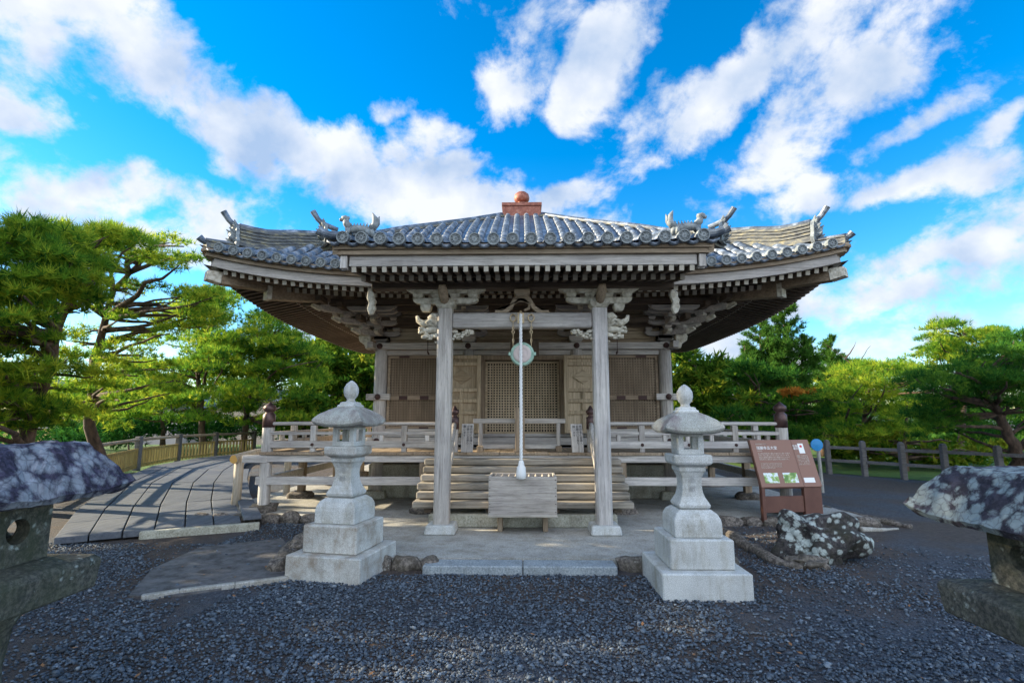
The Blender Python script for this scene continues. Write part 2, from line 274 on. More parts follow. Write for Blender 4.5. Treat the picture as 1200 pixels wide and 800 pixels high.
# ---------------------------------------------------------------- helpers
def tag(o, label=None, cat=None, group=None, kind=None):
    if label: o['label'] = label
    if cat: o['category'] = cat
    if group: o['group'] = group
    if kind: o['kind'] = kind
    return o
def empty(name, loc, label, cat, rz=0, group=None):
    o = bpy.data.objects.new(name, None); o.empty_display_size = 0.2; col.objects.link(o)
    o.location = loc; o.rotation_euler = (0, 0, rz); return tag(o, label, cat, group)
def copy_tree(o, parent=None):
    c = o.copy(); col.objects.link(c); c.parent = parent
    for ch in list(o.children): copy_tree(ch, c)
    return c
def link_mesh(me, name, material, parent):
    o = bpy.data.objects.new(name, me); col.objects.link(o); me.materials.append(material)
    if parent is not None: o.parent = parent
    return o
class MB:
    def __init__(s): s.v = []; s.f = []
    def add(s, vs, fs):
        k = len(s.v); s.v += [tuple(p) for p in vs]; s.f += [tuple(i + k for i in f) for f in fs]; return s
    def box(s, x0, x1, y0, y1, z0, z1):
        return s.add([(x0,y0,z0),(x1,y0,z0),(x1,y1,z0),(x0,y1,z0),(x0,y0,z1),(x1,y0,z1),(x1,y1,z1),(x0,y1,z1)],
              [(0,3,2,1),(4,5,6,7),(0,1,5,4),(1,2,6,5),(2,3,7,6),(3,0,4,7)])
    def beam(s, p, q, w, h, up=Vector((0, 0, 1)), w2=None, h2=None):       # box from p to q
        p, q = Vector(p), Vector(q); d = (q - p).normalized(); r = d.cross(up)
        r = r.normalized() if r.length > 1e-6 else Vector((1, 0, 0)); u = r.cross(d); w2 = w2 or w; h2 = h2 or h
        vs = [p + r * a * w / 2 + u * b * h / 2 for a, b in ((-1,-1),(1,-1),(1,1),(-1,1))] + [q + r * a * w2 / 2 + u * b * h2 / 2 for a, b in ((-1,-1),(1,-1),(1,1),(-1,1))]
        return s.add(vs, [(0,1,2,3),(7,6,5,4),(0,4,5,1),(1,5,6,2),(2,6,7,3),(3,7,4,0)])
    def frus(s, c, w0, w1, h, d0=None, d1=None):                             # frustum standing on c
        d0 = d0 or w0; d1 = d1 or w1; x, y, z = c
        return s.add([(x-w0/2,y-d0/2,z),(x+w0/2,y-d0/2,z),(x+w0/2,y+d0/2,z),(x-w0/2,y+d0/2,z),(x-w1/2,y-d1/2,z+h),(x+w1/2,y-d1/2,z+h),(x+w1/2,y+d1/2,z+h),(x-w1/2,y+d1/2,z+h)],
              [(0,3,2,1),(4,5,6,7),(0,1,5,4),(1,2,6,5),(2,3,7,6),(3,0,4,7)])
    def block(s, c, w, h, ang=0):                                            # bracket block: tapered foot, square head
        k = len(s.v); s.frus(c, w * .68, w, h * .45); s.frus((c[0], c[1], c[2] + h * .45), w, w, h * .55)
        if ang:
            for i in range(k, len(s.v)):
                x, y, z = s.v[i]; x -= c[0]; y -= c[1]; s.v[i] = (c[0] + x*math.cos(ang) - y*math.sin(ang), c[1] + x*math.sin(ang) + y*math.cos(ang), z)
        return s
    def prism(s, prof, o, u, v, n, t):                                       # profile (a,b) -> o + a u + b v, extruded t along n, centred
        o, u, v, n = Vector(o), Vector(u), Vector(v), Vector(n); k = len(prof)
        vs = [o + u*a + v*b - n*t/2 for a, b in prof] + [o + u*a + v*b + n*t/2 for a, b in prof]
        return s.add(vs, [tuple(range(k))[::-1], tuple(range(k, 2*k))] + [(i, (i+1) % k, (i+1) % k + k, i + k) for i in range(k)])
    def tube(s, pts, rad, n=8, cap=True):
        pts = [Vector(p) for p in pts]
        if isinstance(rad, (int, float)): rad = [rad] * len(pts)
        k = len(s.v); vs = []; ref = None
        for i, p in enumerate(pts):
            d = (pts[min(i+1, len(pts)-1)] - pts[max(i-1, 0)]).normalized()
            if ref is None: ref = Vector((0, 0, 1)) if abs(d.z) < .9 else Vector((1, 0, 0))
            a = d.cross(ref).normalized(); b = a.cross(d); ref = b
            vs += [p + a * math.cos(2*math.pi*j/n) * rad[i] + b * math.sin(2*math.pi*j/n) * rad[i] for j in range(n)]
        fs = [(i*n+j, i*n+(j+1) % n, (i+1)*n+(j+1) % n, (i+1)*n+j) for i in range(len(pts)-1) for j in range(n)]
        if cap: fs += [tuple(range(n))[::-1], tuple(range((len(pts)-1)*n, len(pts)*n))]
        return s.add(vs, fs)
    def lathe(s, prof, c=(0, 0, 0), n=20, axis='z'):
        vs = []
        for r, h in prof:
            for j in range(n):
                a = 2*math.pi*j/n; x, y = r*math.cos(a), r*math.sin(a)
                p = (x, y, h) if axis == 'z' else (x, h, y)
                vs.append((c[0]+p[0], c[1]+p[1], c[2]+p[2]))
        m_ = len(prof)
        fs = [(i*n+j, i*n+(j+1) % n, (i+1)*n+(j+1) % n, (i+1)*n+j) for i in range(m_-1) for j in range(n)]
        fs += [tuple(range(n))[::-1], tuple(range((m_-1)*n, m_*n))]
        return s.add(vs, fs)
    def sq(s, prof, c=(0, 0, 0)):                                            # square-section stack: (half width, z)
        vs = []
        for w, z in prof: vs += [(c[0]-w,c[1]-w,c[2]+z),(c[0]+w,c[1]-w,c[2]+z),(c[0]+w,c[1]+w,c[2]+z),(c[0]-w,c[1]+w,c[2]+z)]
        m_ = len(prof)
        return s.add(vs, [(i*4+j, i*4+(j+1) % 4, (i+1)*4+(j+1) % 4, (i+1)*4+j) for i in range(m_-1) for j in range(4)] + [(3,2,1,0), tuple(range(m_*4-4, m_*4))])
    def blob(s, c, r, seed=0, amp=.25, sub=3, flat=0.0):
        bm = bmesh.new(); bmesh.ops.create_icosphere(bm, subdivisions=sub, radius=1)
        from mathutils import noise
        for v in bm.verts:
            n_ = noise.noise(v.co * 1.3 + Vector((seed * 3.1, seed, 0))) + .5 * noise.noise(v.co * 2.9 + Vector((seed, 0, seed * 2)))
            k = 1 + amp * n_; v.co = Vector([math.copysign(abs(q) ** .75, q) for q in v.co]) * k
            v.co = Vector((c[0] + v.co.x*r[0], c[1] + v.co.y*r[1], c[2] + v.co.z*r[2]))
        vs = [v.co.copy() for v in bm.verts]; bm.verts.index_update(); fs = [tuple(v.index for v in f.verts) for f in bm.faces]; bm.free()
        return s.add(vs, fs)
    def build(s, name, m, parent=None, off=(0, 0, 0), bevel=0, smooth=False, seg=1):
        me = bpy.data.meshes.new(name)
        ox, oy, oz = off
        me.from_pydata([(x-ox, y-oy, z-oz) for x, y, z in s.v], [], s.f)
        bm = bmesh.new(); bm.from_mesh(me); bmesh.ops.recalc_face_normals(bm, faces=bm.faces); bm.to_mesh(me); bm.free()
        if smooth: me.polygons.foreach_set('use_smooth', [True] * len(me.polygons))
        o = link_mesh(me, name, m, parent)
        if bevel:
            b = o.modifiers.new('bevel', 'BEVEL'); b.width = bevel; b.segments = seg; b.limit_method = 'ANGLE'; b.angle_limit = R(40)
            if smooth: b.harden_normals = False
        return o
def text_obj(name, txt, size, m, parent, loc, rot, vertical=False, spacing=1.0, ls=1.0, align='LEFT', depth=0.002):
    cu = bpy.data.curves.new(name, 'FONT'); cu.body = '\n'.join(txt) if vertical else txt
    cu.size = size; cu.extrude = depth; cu.align_x = align; cu.space_line = ls; cu.space_character = spacing
    o = bpy.data.objects.new('tmp', cu); col.objects.link(o)
    dg = bpy.context.evaluated_depsgraph_get(); dg.update()
    me = bpy.data.meshes.new_from_object(o.evaluated_get(dg)); bpy.data.objects.remove(o)
    me.materials.clear(); q = link_mesh(me, name, m, parent); q.location = loc; q.rotation_euler = rot; return q

# ---------------------------------------------------------------- the temple hall
YC = 13.93; HO = (0, YC, 0.10); DE = 5.49; FL = 1.13
hall = empty('temple_hall', HO, 'old weathered grey wooden temple hall with a wide upturned tiled roof, porch and railed veranda', 'temple')
def P(mb, name, m, parent=None, **k): return mb.build(name, M[m], parent or hall, off=HO, **k)
S = [(0, 7.62), (.1, 7.20), (.25, 6.72), (.5, 5.97), (.62, 5.55), (.75, 5.06), (.875, 4.60), (1.0, 4.24), (1.02, 4.19)]
def base_z(s):
    for (a, x), (b, y) in zip(S, S[1:]):
        if s <= b: return x + (y - x) * (s - a) / (b - a)
    return S[-1][1]
def rise(a, d): return 0.44 * (min(abs(a), 5.6) / DE) ** 3.2 * (min(d, 5.6) / DE) ** 2.5
def zroof(a, d): return base_z(d / DE) + rise(a, d)
def side(k, a, d, z):                                   # k: 0 front, 1 right, 2 back, 3 left
    return Vector(((a, YC - d, z), (d, YC + a, z), (-a, YC + d, z), (-d, YC - a, z))[k])
KX = 2.62
def zk(y): return 4.06 + (y - 6.6) * 0.29               # porch roof surface
def zkx(x, y): return zk(y) + 0.05 * (abs(x) / KX) ** 3
def front_path(x):                                      # ridge line of a tile row on the front face
    pts = []; d0 = max(abs(x), 0.5)
    n = 14
    yend = 9.6 if abs(x) < KX else YC - 5.55
    for i in range(n + 1):
        d = d0 + (YC - yend - d0) * i / n
        pts.append(Vector((x, YC - d, zroof(x, d))))
    if abs(x) < KX:
        for i in range(1, 9):
            y = 9.6 - 3.0 * i / 8; pts.append(Vector((x, y, zkx(x, y))))
    return pts
def resample(pts, step):
    out_ = [pts[-1]]; acc = 0; cur = pts[-1]
    rest = list(pts[:-1])[::-1]
    for p in rest:
        while (p - cur).length >= step:
            cur = cur + (p - cur).normalized() * step; out_.append(cur)
        # keep walking toward the next point
        if (p - out_[-1]).length < step * .5: continue
    return out_[::-1]
def roll(mb, pts, r=0.078, n=7, step=0.30):
    pts = resample(pts, step) if len(pts) > 2 else pts
    if len(pts) < 2: return
    for p, q in zip(pts, pts[1:]):
        d = (q - p).normalized(); a = d.cross(Vector((0, 0, 1))).normalized(); u = a.cross(d)
        vs = []
        for c, rr in ((p, r * .90), (q + d * .012, r * 1.02)):
            vs += [c + a * math.cos(math.pi * j / (n-1)) * rr + u * (math.sin(math.pi * j / (n-1)) * rr + 0.01) for j in range(n)]
        mb.add(vs, [(j, j+1, j+1+n, j+n) for j in range(n-1)] + [tuple(range(n, 2*n))])
# roof surface (pan tiles)
deck = MB()
def grid(mb, fn, us, vs_, thick=0):
    k = len(mb.v); m_ = len(vs_)
    for u in us:
        for v in vs_: mb.v.append(tuple(fn(u, v)))
    for i in range(len(us)-1):
        for j in range(m_-1): mb.f.append((k+i*m_+j, k+(i+1)*m_+j, k+(i+1)*m_+j+1, k+i*m_+j+1))
L = lambda a, b, n: [a + (b - a) * i / n for i in range(n + 1)]
for k in range(4):
    def fn(s, t, k=k):
        d = 5.56 * s; a = d * t; return side(k, a, d, zroof(a, d))
    grid(deck, fn, L(.06, 1, 20), L(-1, 1, 32))
grid(deck, lambda y, x: (x, y, zkx(x, y)), L(6.62, 9.62, 10), L(-KX, KX, 12))
roof = P(deck, 'roof', 'tile', smooth=True)
rl = MB()
xs = [(-21.5 + i) * .2525 for i in range(44)]
for k in range(4):
    for x in xs:
        if k == 0: pts = front_path(x)
        else:
            d0 = max(abs(x), .5); pts = [side(k, x, d0 + (5.55 - d0) * i / 12, zroof(x, d0 + (5.55 - d0) * i / 12)) for i in range(13)]
        if abs(x) > 5.3: continue
        roll(rl, pts)
# curved pan tile lips along the front and side eaves
lip = rl
for k in range(4):
    for x in xs:
        for s_ in (-.5, .5):
            pass
        xm = x + .126
        if abs(xm) > 5.35: continue
        if k == 0 and abs(xm) < KX: p = Vector((xm, 6.585, zkx(xm, 6.6) - .01)); un = Vector((1, 0, 0)); on = Vector((0, -1, 0))
        else: p = side(k, xm, 5.575, zroof(xm, 5.55) - .01); un = side(k, 1, 0, 0) - side(k, 0, 0, 0); on = side(k, 0, 1, 0) - side(k, 0, 0, 0)
        prof = [(-.1, .0), (-.05, -.025), (0, -.035), (.05, -.025), (.1, .0), (.1, -.03), (.05, -.065), (0, -.078), (-.05, -.065), (-.1, -.03)]
        lip.prism(prof, p, un, Vector((0, 0, 1)), on, .05)
P(rl, 'tile_rows', 'tile', roof, smooth=True)
# round end tiles
dm = MB(); dm.lathe([(.084, .06), (.084, -.035), (.068, -.035), (.064, -.018), (.040, -.018), (.036, -.030), (.012, -.030), (.008, -.022)], n=18, axis='y')
for i in range(8):
    a = i * math.pi / 4; dm.box(.05*math.cos(a)-.006, .05*math.cos(a)+.006, -.031, -.02, .05*math.sin(a)-.006, .05*math.sin(a)+.006)
dme = None
def disc(p, rz):
    global dme
    if dme is None:
        o = dm.build('round_end_tile', M['tiledisc'], roof); dme = o.data
    else:
        o = bpy.data.objects.new('round_end_tile', dme); col.objects.link(o); o.parent = roof
    o.location = Vector(p) - Vector(HO); o.rotation_euler = (R(6), 0, rz)
for x in xs:
    if abs(x) > 5.3: continue
    if abs(x) < KX: disc((x, 6.545, zkx(x, 6.6) + .022), 0)
    else: disc((x, YC - 5.60, zroof(x, 5.55) + .022), 0)
for k, rz in ((1, R(90)), (3, R(-90))):
    for x in xs:
        if abs(x) <= 5.3: disc(side(k, x, 5.60, zroof(x, 5.55) + .022), rz)
# hip ridges
def hip_pt(k, d, dz=0):
    sx_ = (-1, 1, 1, -1)[k]; sy_ = (-1, -1, 1, 1)[k]
    return Vector((sx_ * d, YC + sy_ * d, zroof(d, d) + dz))
def ridge(mb, pts, layers):
    for (w, h0, h1) in layers:
        for p, q in zip(pts, pts[1:]):
            z = Vector((0, 0, (h0 + h1) / 2)); mb.beam(p + z, q + z, w, h1 - h0)
LAY = [(.24, -.06, .05), (.28, .054, .075), (.22, .078, .115), (.265, .118, .138), (.21, .141, .178), (.255, .181, .20), (.20, .203, .24), (.245, .243, .262), (.19, .265, .30)]
hipobj = []
for k in range(4):
    rg = MB(); ds = L(.55, 5.14, 26); pts = [hip_pt(k, d) for d in ds]
    up_ = [hip_pt(k, d, -.27 * (1 - min(1, max(0, (d - 3.3) / 1.1))) + .12 * max(0, (d - 4.2) / .94) ** 2) for d in ds]; ridge(rg, up_, LAY)
    tp = MB(); tp.tube([p + Vector((0, 0, .32)) for p in up_], .062, 8)
    low = [hip_pt(k, d) for d in L(5.14, 5.5, 5)]
    ridge(rg, low, LAY[:2]); tp.tube([p + Vector((0, 0, .085)) for p in low], .06, 8)
    r_ = P(rg, 'hip_ridge', 'ridge', roof)
    P(tp, 'ridge_cap_row', 'tile', r_, smooth=True)
    hipobj.append(r_)
def oni(p, ang, sc_=1.0, parent=roof, spikes=True, tilt=.65):   # demon-tile plate with feathers and a bird-perch roll, facing ang (radians from -Y, turning to +X)
    f = Vector((math.sin(ang), -math.cos(ang), 0)); r_ = Vector((math.cos(ang), math.sin(ang), 0)); u = Vector((0, 0, 1)); p = Vector(p)
    mb = MB(); s = sc_
    prof = [(-.17, -.10), (-.20, 0), (-.15, .10), (-.14, .24), (-.09, .33), (0, .37), (.09, .33), (.14, .24), (.15, .10), (.20, 0), (.17, -.10)]
    mb.prism([(a*s, b*s) for a, b in prof], p, r_, u, f, .06*s)
    for (a, b, q) in ((0, .12, .085), (-.06, .2, .035), (.06, .2, .035), (0, .27, .04)):
        c = p + f * .04*s + r_*a*s + u*b*s; mb.blob(c, (q*s, q*s, q*s), int(a*100)+3, .3, 2)
    if spikes:
        for i, (b, ln, an) in enumerate(((-.06, .10, -10), (.02, .13, 15), (.10, .12, 35), (.18, .13, 20), (.26, .10, 50), (.33, .08, 60))):
            for sg in (-1, 1):
                c = p + r_ * sg * .06*s + u * b * s + f * .02 * s
                e = c + (f * math.cos(R(an)) + u * math.sin(R(an)) + r_ * sg * .25) * ln * s
                mb.tube([c, c.lerp(e, .6) + u * .012, e + u * .03 * s], [.032*s, .026*s, .008*s], 6)
    o = P(mb, 'ridge_end_tile', 'tiledisc', parent)
    t_ = MB(); c = p + u * .33 * s
    pts = [c - f * .25*s - u * .05*s, c + f * .05*s + u*.02*s, c + f * .14*s + u * .10*s*tilt*1.5, c + f * .24*s + u * .24*s*tilt*1.5]
    t_.tube(pts, [.05*s, .052*s, .05*s, .058*s], 10); P(t_, 'perch_roll', 'tile', o)
for k, an in ((0, -45), (1, 45), (2, 135), (3, -135)):
    oni(hip_pt(k, 5.17, .12), R(an), .95)
    e = hip_pt(k, 5.45, .06); dr = Vector((math.sin(R(an)), -math.cos(R(an)), 0))
    t_ = MB(); t_.tube([e - dr*.2, e + dr*.08 + Vector((0,0,.01)), e + dr * .12 + Vector((0,0,.03)), e + dr*.17 + Vector((0, 0, .07))], [.055, .055, .055, .062], 10); P(t_, 'corner_roll', 'tile', roof, smooth=False)
# porch side verges with small ridges, end tiles, guardian lion tiles
for s_ in (-1, 1):
    mb = MB(); ys = L(6.7, 9.7, 12); pts = [Vector((s_ * (KX - .02), y, zkx(KX, y) + .05)) for y in ys]
    mb.tube(pts, .085, 8)
    ridge(mb, [Vector((s_ * (KX - .36), y, zkx(KX, y) + .04)) for y in L(7.3, 9.7, 10)], [(.2, 0, .05), (.24, .053, .075), (.18, .08, .11)])
    mb.tube([Vector((s_ * (KX - .36), y, zkx(KX, y) + .17)) for y in L(7.25, 9.7, 10)], .055, 8)
    P(mb, 'verge_ridge', 'tile', roof, smooth=False)
    # curled corner tile
    c = Vector((s_ * KX, 6.66, zkx(KX, 6.6) + .08)); dr = Vector((s_ * .75, -.25, 0))
    mb = MB(); mb.tube([c - dr * .3, c, c + dr * .13 + Vector((0, 0, .03)), c + dr * .19 + Vector((0, 0, .06))], [.05, .06, .055, .075], 12); P(mb, 'corner_roll', 'tile', roof)
    oni((s_ * (KX + .16), 6.85, zk(6.9) + .03), R(s_ * 55), .72)
    mb = MB(); ridge(mb, [Vector((s_ * (KX + .13), 6.87, zk(6.9) - .02)), Vector((s_ * (KX - .2), 7.25, zk(7.3) + .0))], LAY[:5]); P(mb, 'verge_ridge', 'ridge', roof)
    # guardian lion
    b = Vector((s_ * (KX - .36), 6.78, zk(6.8) + .19)); g = MB()
    X = lambda a, z, y=0: b + Vector((-s_ * a, y, z))
    g.tube([X(-.16, -.10), X(-.17, .0), X(-.05, .02), X(.1, .0), X(.17, -.03), X(.19, -.1)], [.03, .05, .062, .06, .055, .03], 8)
    g.tube([X(-.13, .03), X(-.19, .10), X(-.20, .15)], [.05, .05, .045], 8)
    g.blob(X(-.21, .17), (.055, .045, .045), 2, .3, 2); g.blob(X(-.26, .155), (.03, .03, .025), 5, .2, 2)
    g.tube([X(.16, .0), X(.22, .08), X(.21, .17), X(.17, .25)], [.05, .055, .04, .008], 8); g.tube([X(.18, .02), X(.25, .10), X(.27, .2)], [.04, .035, .006], 6)
    for q in range(7): g.tube([X(-.13 + q*.045, .05), X(-.12 + q*.045, .11)], [.02, .003], 5)
    for yy in (-.05, .05):
        g.tube([X(-.13, 0, yy), X(-.16, -.10, yy*1.2)], [.03, .025], 6); g.tube([X(.13, -.02, yy), X(.14, -.10, yy*1.2)], [.035, .03], 6)
    P(g, 'lion_tile', 'tiledisc', roof, smooth=True)
# finial
f = MB(); yc = YC
f.sq([(.56, 7.08), (.56, 7.20), (.52, 7.21), (.52, 7.50), (.55, 7.515), (.55, 7.60), (.26, 7.63)], (0, yc, 0))
fb = P(f, 'finial', 'copper', roof)
f = MB(); f.lathe([(.24, 7.63), (.25, 7.70), (.17, 7.75), (.10, 7.78), (.14, 7.81)], (0, yc, 0), 24); P(f, 'finial_neck', 'copper', fb, smooth=True)
f = MB(); f.lathe([(.09, 7.80), (.17, 7.83), (.215, 7.90), (.222, 7.97), (.20, 8.06), (.13, 8.12), (.05, 8.15), (.01, 8.17)], (0, yc, 0), 24); P(f, 'finial_ball', 'copper', fb, smooth=True)

# eaves: boards, fly rafters, base rafters
def eave_board(mb, k, d, z0, z1, w, amax, skip=0):
    n = 44; prev = None
    for i in range(n + 1):
        a = -amax + 2 * amax * i / n
        p = side(k, a, d, (z0 + z1) / 2 + rise(a, 5.49))
        if prev is not None: mb.beam(prev, p, w, z1 - z0)
        prev = p
ub = MB(); fa = MB()
for k in range(4):
    eave_board(ub, k, 5.49, 4.145, 4.205, .16, 5.49); eave_board(ub, k, 5.44, 4.075, 4.135, .14, 5.46)
    eave_board(fa, k, 5.40, 3.915, 4.068, .10, 5.36)
P(ub, 'eave_board', 'woodx'); P(fa, 'eave_fascia', 'palex')
sf = MB(); br = MB(); nr = 72; CNT = {}
def rafter(name, endname, A_, B_, w, h, end=True):
    n_ = CNT.get(name, 0); far_ = REST.setdefault(name, (MB(), MB()))
    u = (Vector(B_) - Vector(A_)).normalized(); mb1, mb2 = (MB(), MB()) if n_ < 100 else far_
    mb1.beam(A_, B_, w, h); mb2.beam(Vector(B_) + u * .002, Vector(B_) + u * .012, w - .003, h - .003)
    CNT[name] = n_ + 1
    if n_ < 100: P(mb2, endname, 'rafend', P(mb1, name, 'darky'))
REST = {}
for k in (0, 3, 1, 2):
    for i in sorted(range(nr), key=lambda i: -abs(i - 35.5) if k == 0 else (i if k == 3 else -i)):
        a = -5.30 + 10.6 * i / (nr - 1); rs = rise(a, 5.49)
        d1 = max(4.35, abs(a))
        if d1 < 5.30: rafter('fly_rafter', 'rafter_end', side(k, a, d1, 3.87 + (5.44 - d1) * .2 + rs), side(k, a, 5.40, 3.87 + rs), .075, .085)
        if abs(a) < 4.58:
            d0 = max(2.95, abs(a)); rs2 = rise(a, 4.6) 
            if d0 < 4.5: rafter('base_rafter', 'rafter_end', side(k, a, d0, 3.985 + (4.6 - d0) * .27 + rs2), side(k, a, 4.58, 3.985 + rs2), .08, .095)
    def fn(s, t, k=k):
        d = 4.42 + (5.5 - 4.42) * s; a = t * d; return side(k, a, d, 3.918 + (5.44 - d) * .2 + rise(a, 5.49))
    grid(sf, fn, L(0, 1, 4), L(-1, 1, 30))
    def fn(s, t, k=k):
        d = 2.8 + (4.52 - 2.8) * s; a = t * d; return side(k, a, d, 4.036 + (4.6 - d) * .27 + rise(a, 4.6))
    grid(sf, fn, L(0, 1, 4), L(-1, 1, 30))
    # board carrying the fly rafters
    prev = None
    for i in range(31):
        a = -4.5 + 9.0 * i / 30; p = side(k, a, 4.5, 4.075 + rise(a, 5.0))
        if prev is not None: br.beam(prev, p, .1, .07)
        prev = p
for nm_, (m1_, m2_) in REST.items():
    if m1_.v: o = P(m1_, nm_ + '_row', 'darky'); o['kind'] = 'stuff'; P(m2_, 'rafter_end_row', 'rafend', o)['kind'] = 'stuff'
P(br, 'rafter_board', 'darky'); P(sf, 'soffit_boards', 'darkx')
for k in range(4):
    hr = MB(); he = MB(); h2 = MB(); e2 = MB()
    sx_ = (-1, 1, 1, -1)[k]; sy_ = (-1, -1, 1, 1)[k]
    q = lambda d, z: Vector((sx_ * d, YC + sy_ * d, z))
    hr.beam(q(2.9, 4.30), q(4.7, 4.02), .2, .24); h2.beam(q(4.3, 4.16), q(5.30, 4.14), .19, .2)
    he.beam(q(5.301, 4.14), q(5.46, 4.16), .21, .2, w2=.21, h2=.16); e2.beam(q(4.701, 4.02), q(4.76, 4.02), .22, .25)
    P(e2, 'hip_rafter_end', 'carve', P(hr, 'hip_rafter', 'woody')); P(he, 'hip_rafter_end', 'carve', P(h2, 'hip_rafter', 'woody'))
# porch eaves
kb = MB(); kf = MB(); kr = MB(); ke = MB(); ks = MB()
kb.box(-2.55, 2.55, 6.62, 6.78, 3.985, 4.05); kb.box(-2.52, 2.52, 6.66, 6.80, 3.92, 3.98)
kf.box(-2.36, 2.36, 6.72, 6.82, 3.775, 3.915)
for s_ in (-1, 1):
    kb.beam((s_*2.54, 6.64, 4.0), (s_*2.54, 9.7, 4.0+.29*3.0), .07, .16)
    kf.beam((s_*2.44, 6.76, 3.83), (s_*2.44, 9.6, 3.83+.29*2.8), .09, .20)
P(kb, 'porch_eave_board', 'woodx'); P(kf, 'porch_fascia', 'palex')
for s_ in (-1, 1): ke2 = MB(); ke2.box(s_*2.43 - .045, s_*2.43 + .045, 6.69, 6.74, 3.74, 3.91); P(ke2, 'porch_verge_end', 'palez')
n = 34
for i in range(n):
    x = -2.3 + 4.6 * i / (n - 1)
    rafter('porch_rafter', 'rafter_end', (x, 7.75, 3.735 + .17), (x, 6.75, 3.735), .065, .08)
    rafter('porch_rafter', 'rafter_end', (x, 9.1, 3.73 + .36), (x, 7.17, 3.73), .07, .085)
ks.beam((0, 6.8, 3.80), (0, 8.2, 3.80 + .24), 4.7, .012); ks.beam((0, 7.9, 3.945), (0, 9.3, 4.20), 4.7, .012); ks.beam((0, 7.25, 3.795), (0, 7.3, 3.795), 4.6, .06)
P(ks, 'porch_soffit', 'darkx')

# body: columns, walls, beams
cols = MB()
CX = (-3.03, -1.15, 1.15, 3.03); CY = (10.90, 12.92, 14.94, 16.96)
for i, x in enumerate(CX):
    for j, y in enumerate(CY):
        if 0 < i < 3 and 0 < j < 3: continue
        c = MB(); c.lathe([(.13, .25), (.135, 1.1), (.135, 3.0), (.125, 3.33)], (x, y, 0), 18); P(c, 'column', 'palez', smooth=True)
        c = MB(); c.frus((x, y, .10), .5, .42, .16); P(c, 'column_base_stone', 'foundation', bevel=.02)
wl = MB()
for y in (11.02,): wl.box(-3.0, 3.0, y, y + .06, 3.3, 4.45)
wl.box(-3.0, 3.0, 16.9, 16.96, 1.1, 4.45); wl.box(-3.06, -3.0, 11.0, 16.9, 1.1, 4.45); wl.box(3.0, 3.06, 11.0, 16.9, 1.1, 4.45)
P(wl, 'plank_wall', 'woodx')
inn = MB(); inn.box(-2.95, 2.95, 11.35, 11.38, 1.1, 3.4); P(inn, 'dark_interior_sheet', 'black')  # near-black sheet standing in for the unlit interior
bm_ = MB()
bm_.box(-3.32, 3.32, 10.74, 10.86, 3.17, 3.31)                    # head tie beam
bm_.box(-3.0, 3.0, 10.86, 10.98, 3.06, 3.165); bm_.box(-3.28, 3.28, 10.76, 10.88, 1.18, 1.33)
bm_.box(-3.0, -1.25, 10.86, 11.0, 1.335, 1.50); bm_.box(1.25, 3.0, 10.86, 11.0, 1.335, 1.50); bm_.box(-1.1, 1.1, 10.9, 11.02, 1.335, 1.40)
for s_ in (-1, 1):
    bm_.box(s_*3.17-.06, s_*3.17+.06, 10.5, 17.2, 3.17, 3.305); bm_.box(s_*3.17-.06, s_*3.17+.06, 10.7, 17.1, 2.10, 2.22); bm_.box(s_*3.17-.06, s_*3.17+.06, 10.7, 17.1, 1.18, 1.33)
    bm_.box(s_*3.03-.25, s_*3.03+.25, 10.72, 10.80, 2.10, 2.23)
P(bm_, 'tie_beams', 'palex', bevel=.008)
up = MB()
for z in (3.42, 3.60, 3.79, 3.97): up.box(-2.98, 2.98, 10.985, 11.015, z, z + .165)
P(up, 'upper_planks', 'tanx', bevel=.005)
# beam-end carvings at the corners
for s_ in (-1, 1):
    c = MB(); prof = [(0, -.07), (.10, -.07), (.13, .02), (.24, .10), (.26, .20), (.20, .25), (.12, .22), (.08, .26), (0, .26)]
    c.prism([(a * s_, b) for a, b in prof], (s_*3.22, 10.74, 3.24), (1, 0, 0), (0, 0, 1), (0, 1, 0), .12); P(c, 'beam_nosing', 'carve', bevel=.015)
for x in (-3.03, -1.15, 1.15, 3.03):
    for z in (3.24,) + ((2.165,) if abs(x) > 2 else ()) + (1.255,):
        y = 10.735 if z > 3 else (10.715 if z > 2 else 10.755)
        nc = MB(); nc.lathe([(.062, 0), (.062, -.015), (.035, -.03), (.02, -.05)], (x, y, z), 14, 'y'); P(nc, 'nail_cover', 'iron')

# lattice shutters and doors
def lattice(x0, x1, z0, z1, y, nx, nz, bw, m, name, frame=.05, mid=None):
    fr_ = MB(); fr_.box(x0, x0+frame, y-.03, y+.03, z0, z1); fr_.box(x1-frame, x1, y-.03, y+.03, z0, z1); fr_.box(x0+frame, x1-frame, y-.03, y+.03, z1-frame, z1); fr_.box(x0+frame, x1-frame, y-.03, y+.03, z0, z0+frame)
    if mid: fr_.box(x0+frame, x1-frame, y-.04, y+.03, mid-.045, mid+.045)
    o = P(fr_, name, m + 'x')
    g = MB()
    for i in range(1, nx):
        x = x0+frame + (x1-x0-2*frame) * i / nx; g.box(x-bw/2, x+bw/2, y-.012, y+.012, z0+frame, z1-frame)
    for i in range(1, nz):
        z = z0+frame + (z1-z0-2*frame) * i / nz
        if mid and abs(z-mid) < .06: continue
        g.box(x0+frame, x1-frame, y-.020, y-.0125, z-bw/2, z+bw/2)
    P(g, 'lattice', m + 'z', o); return o
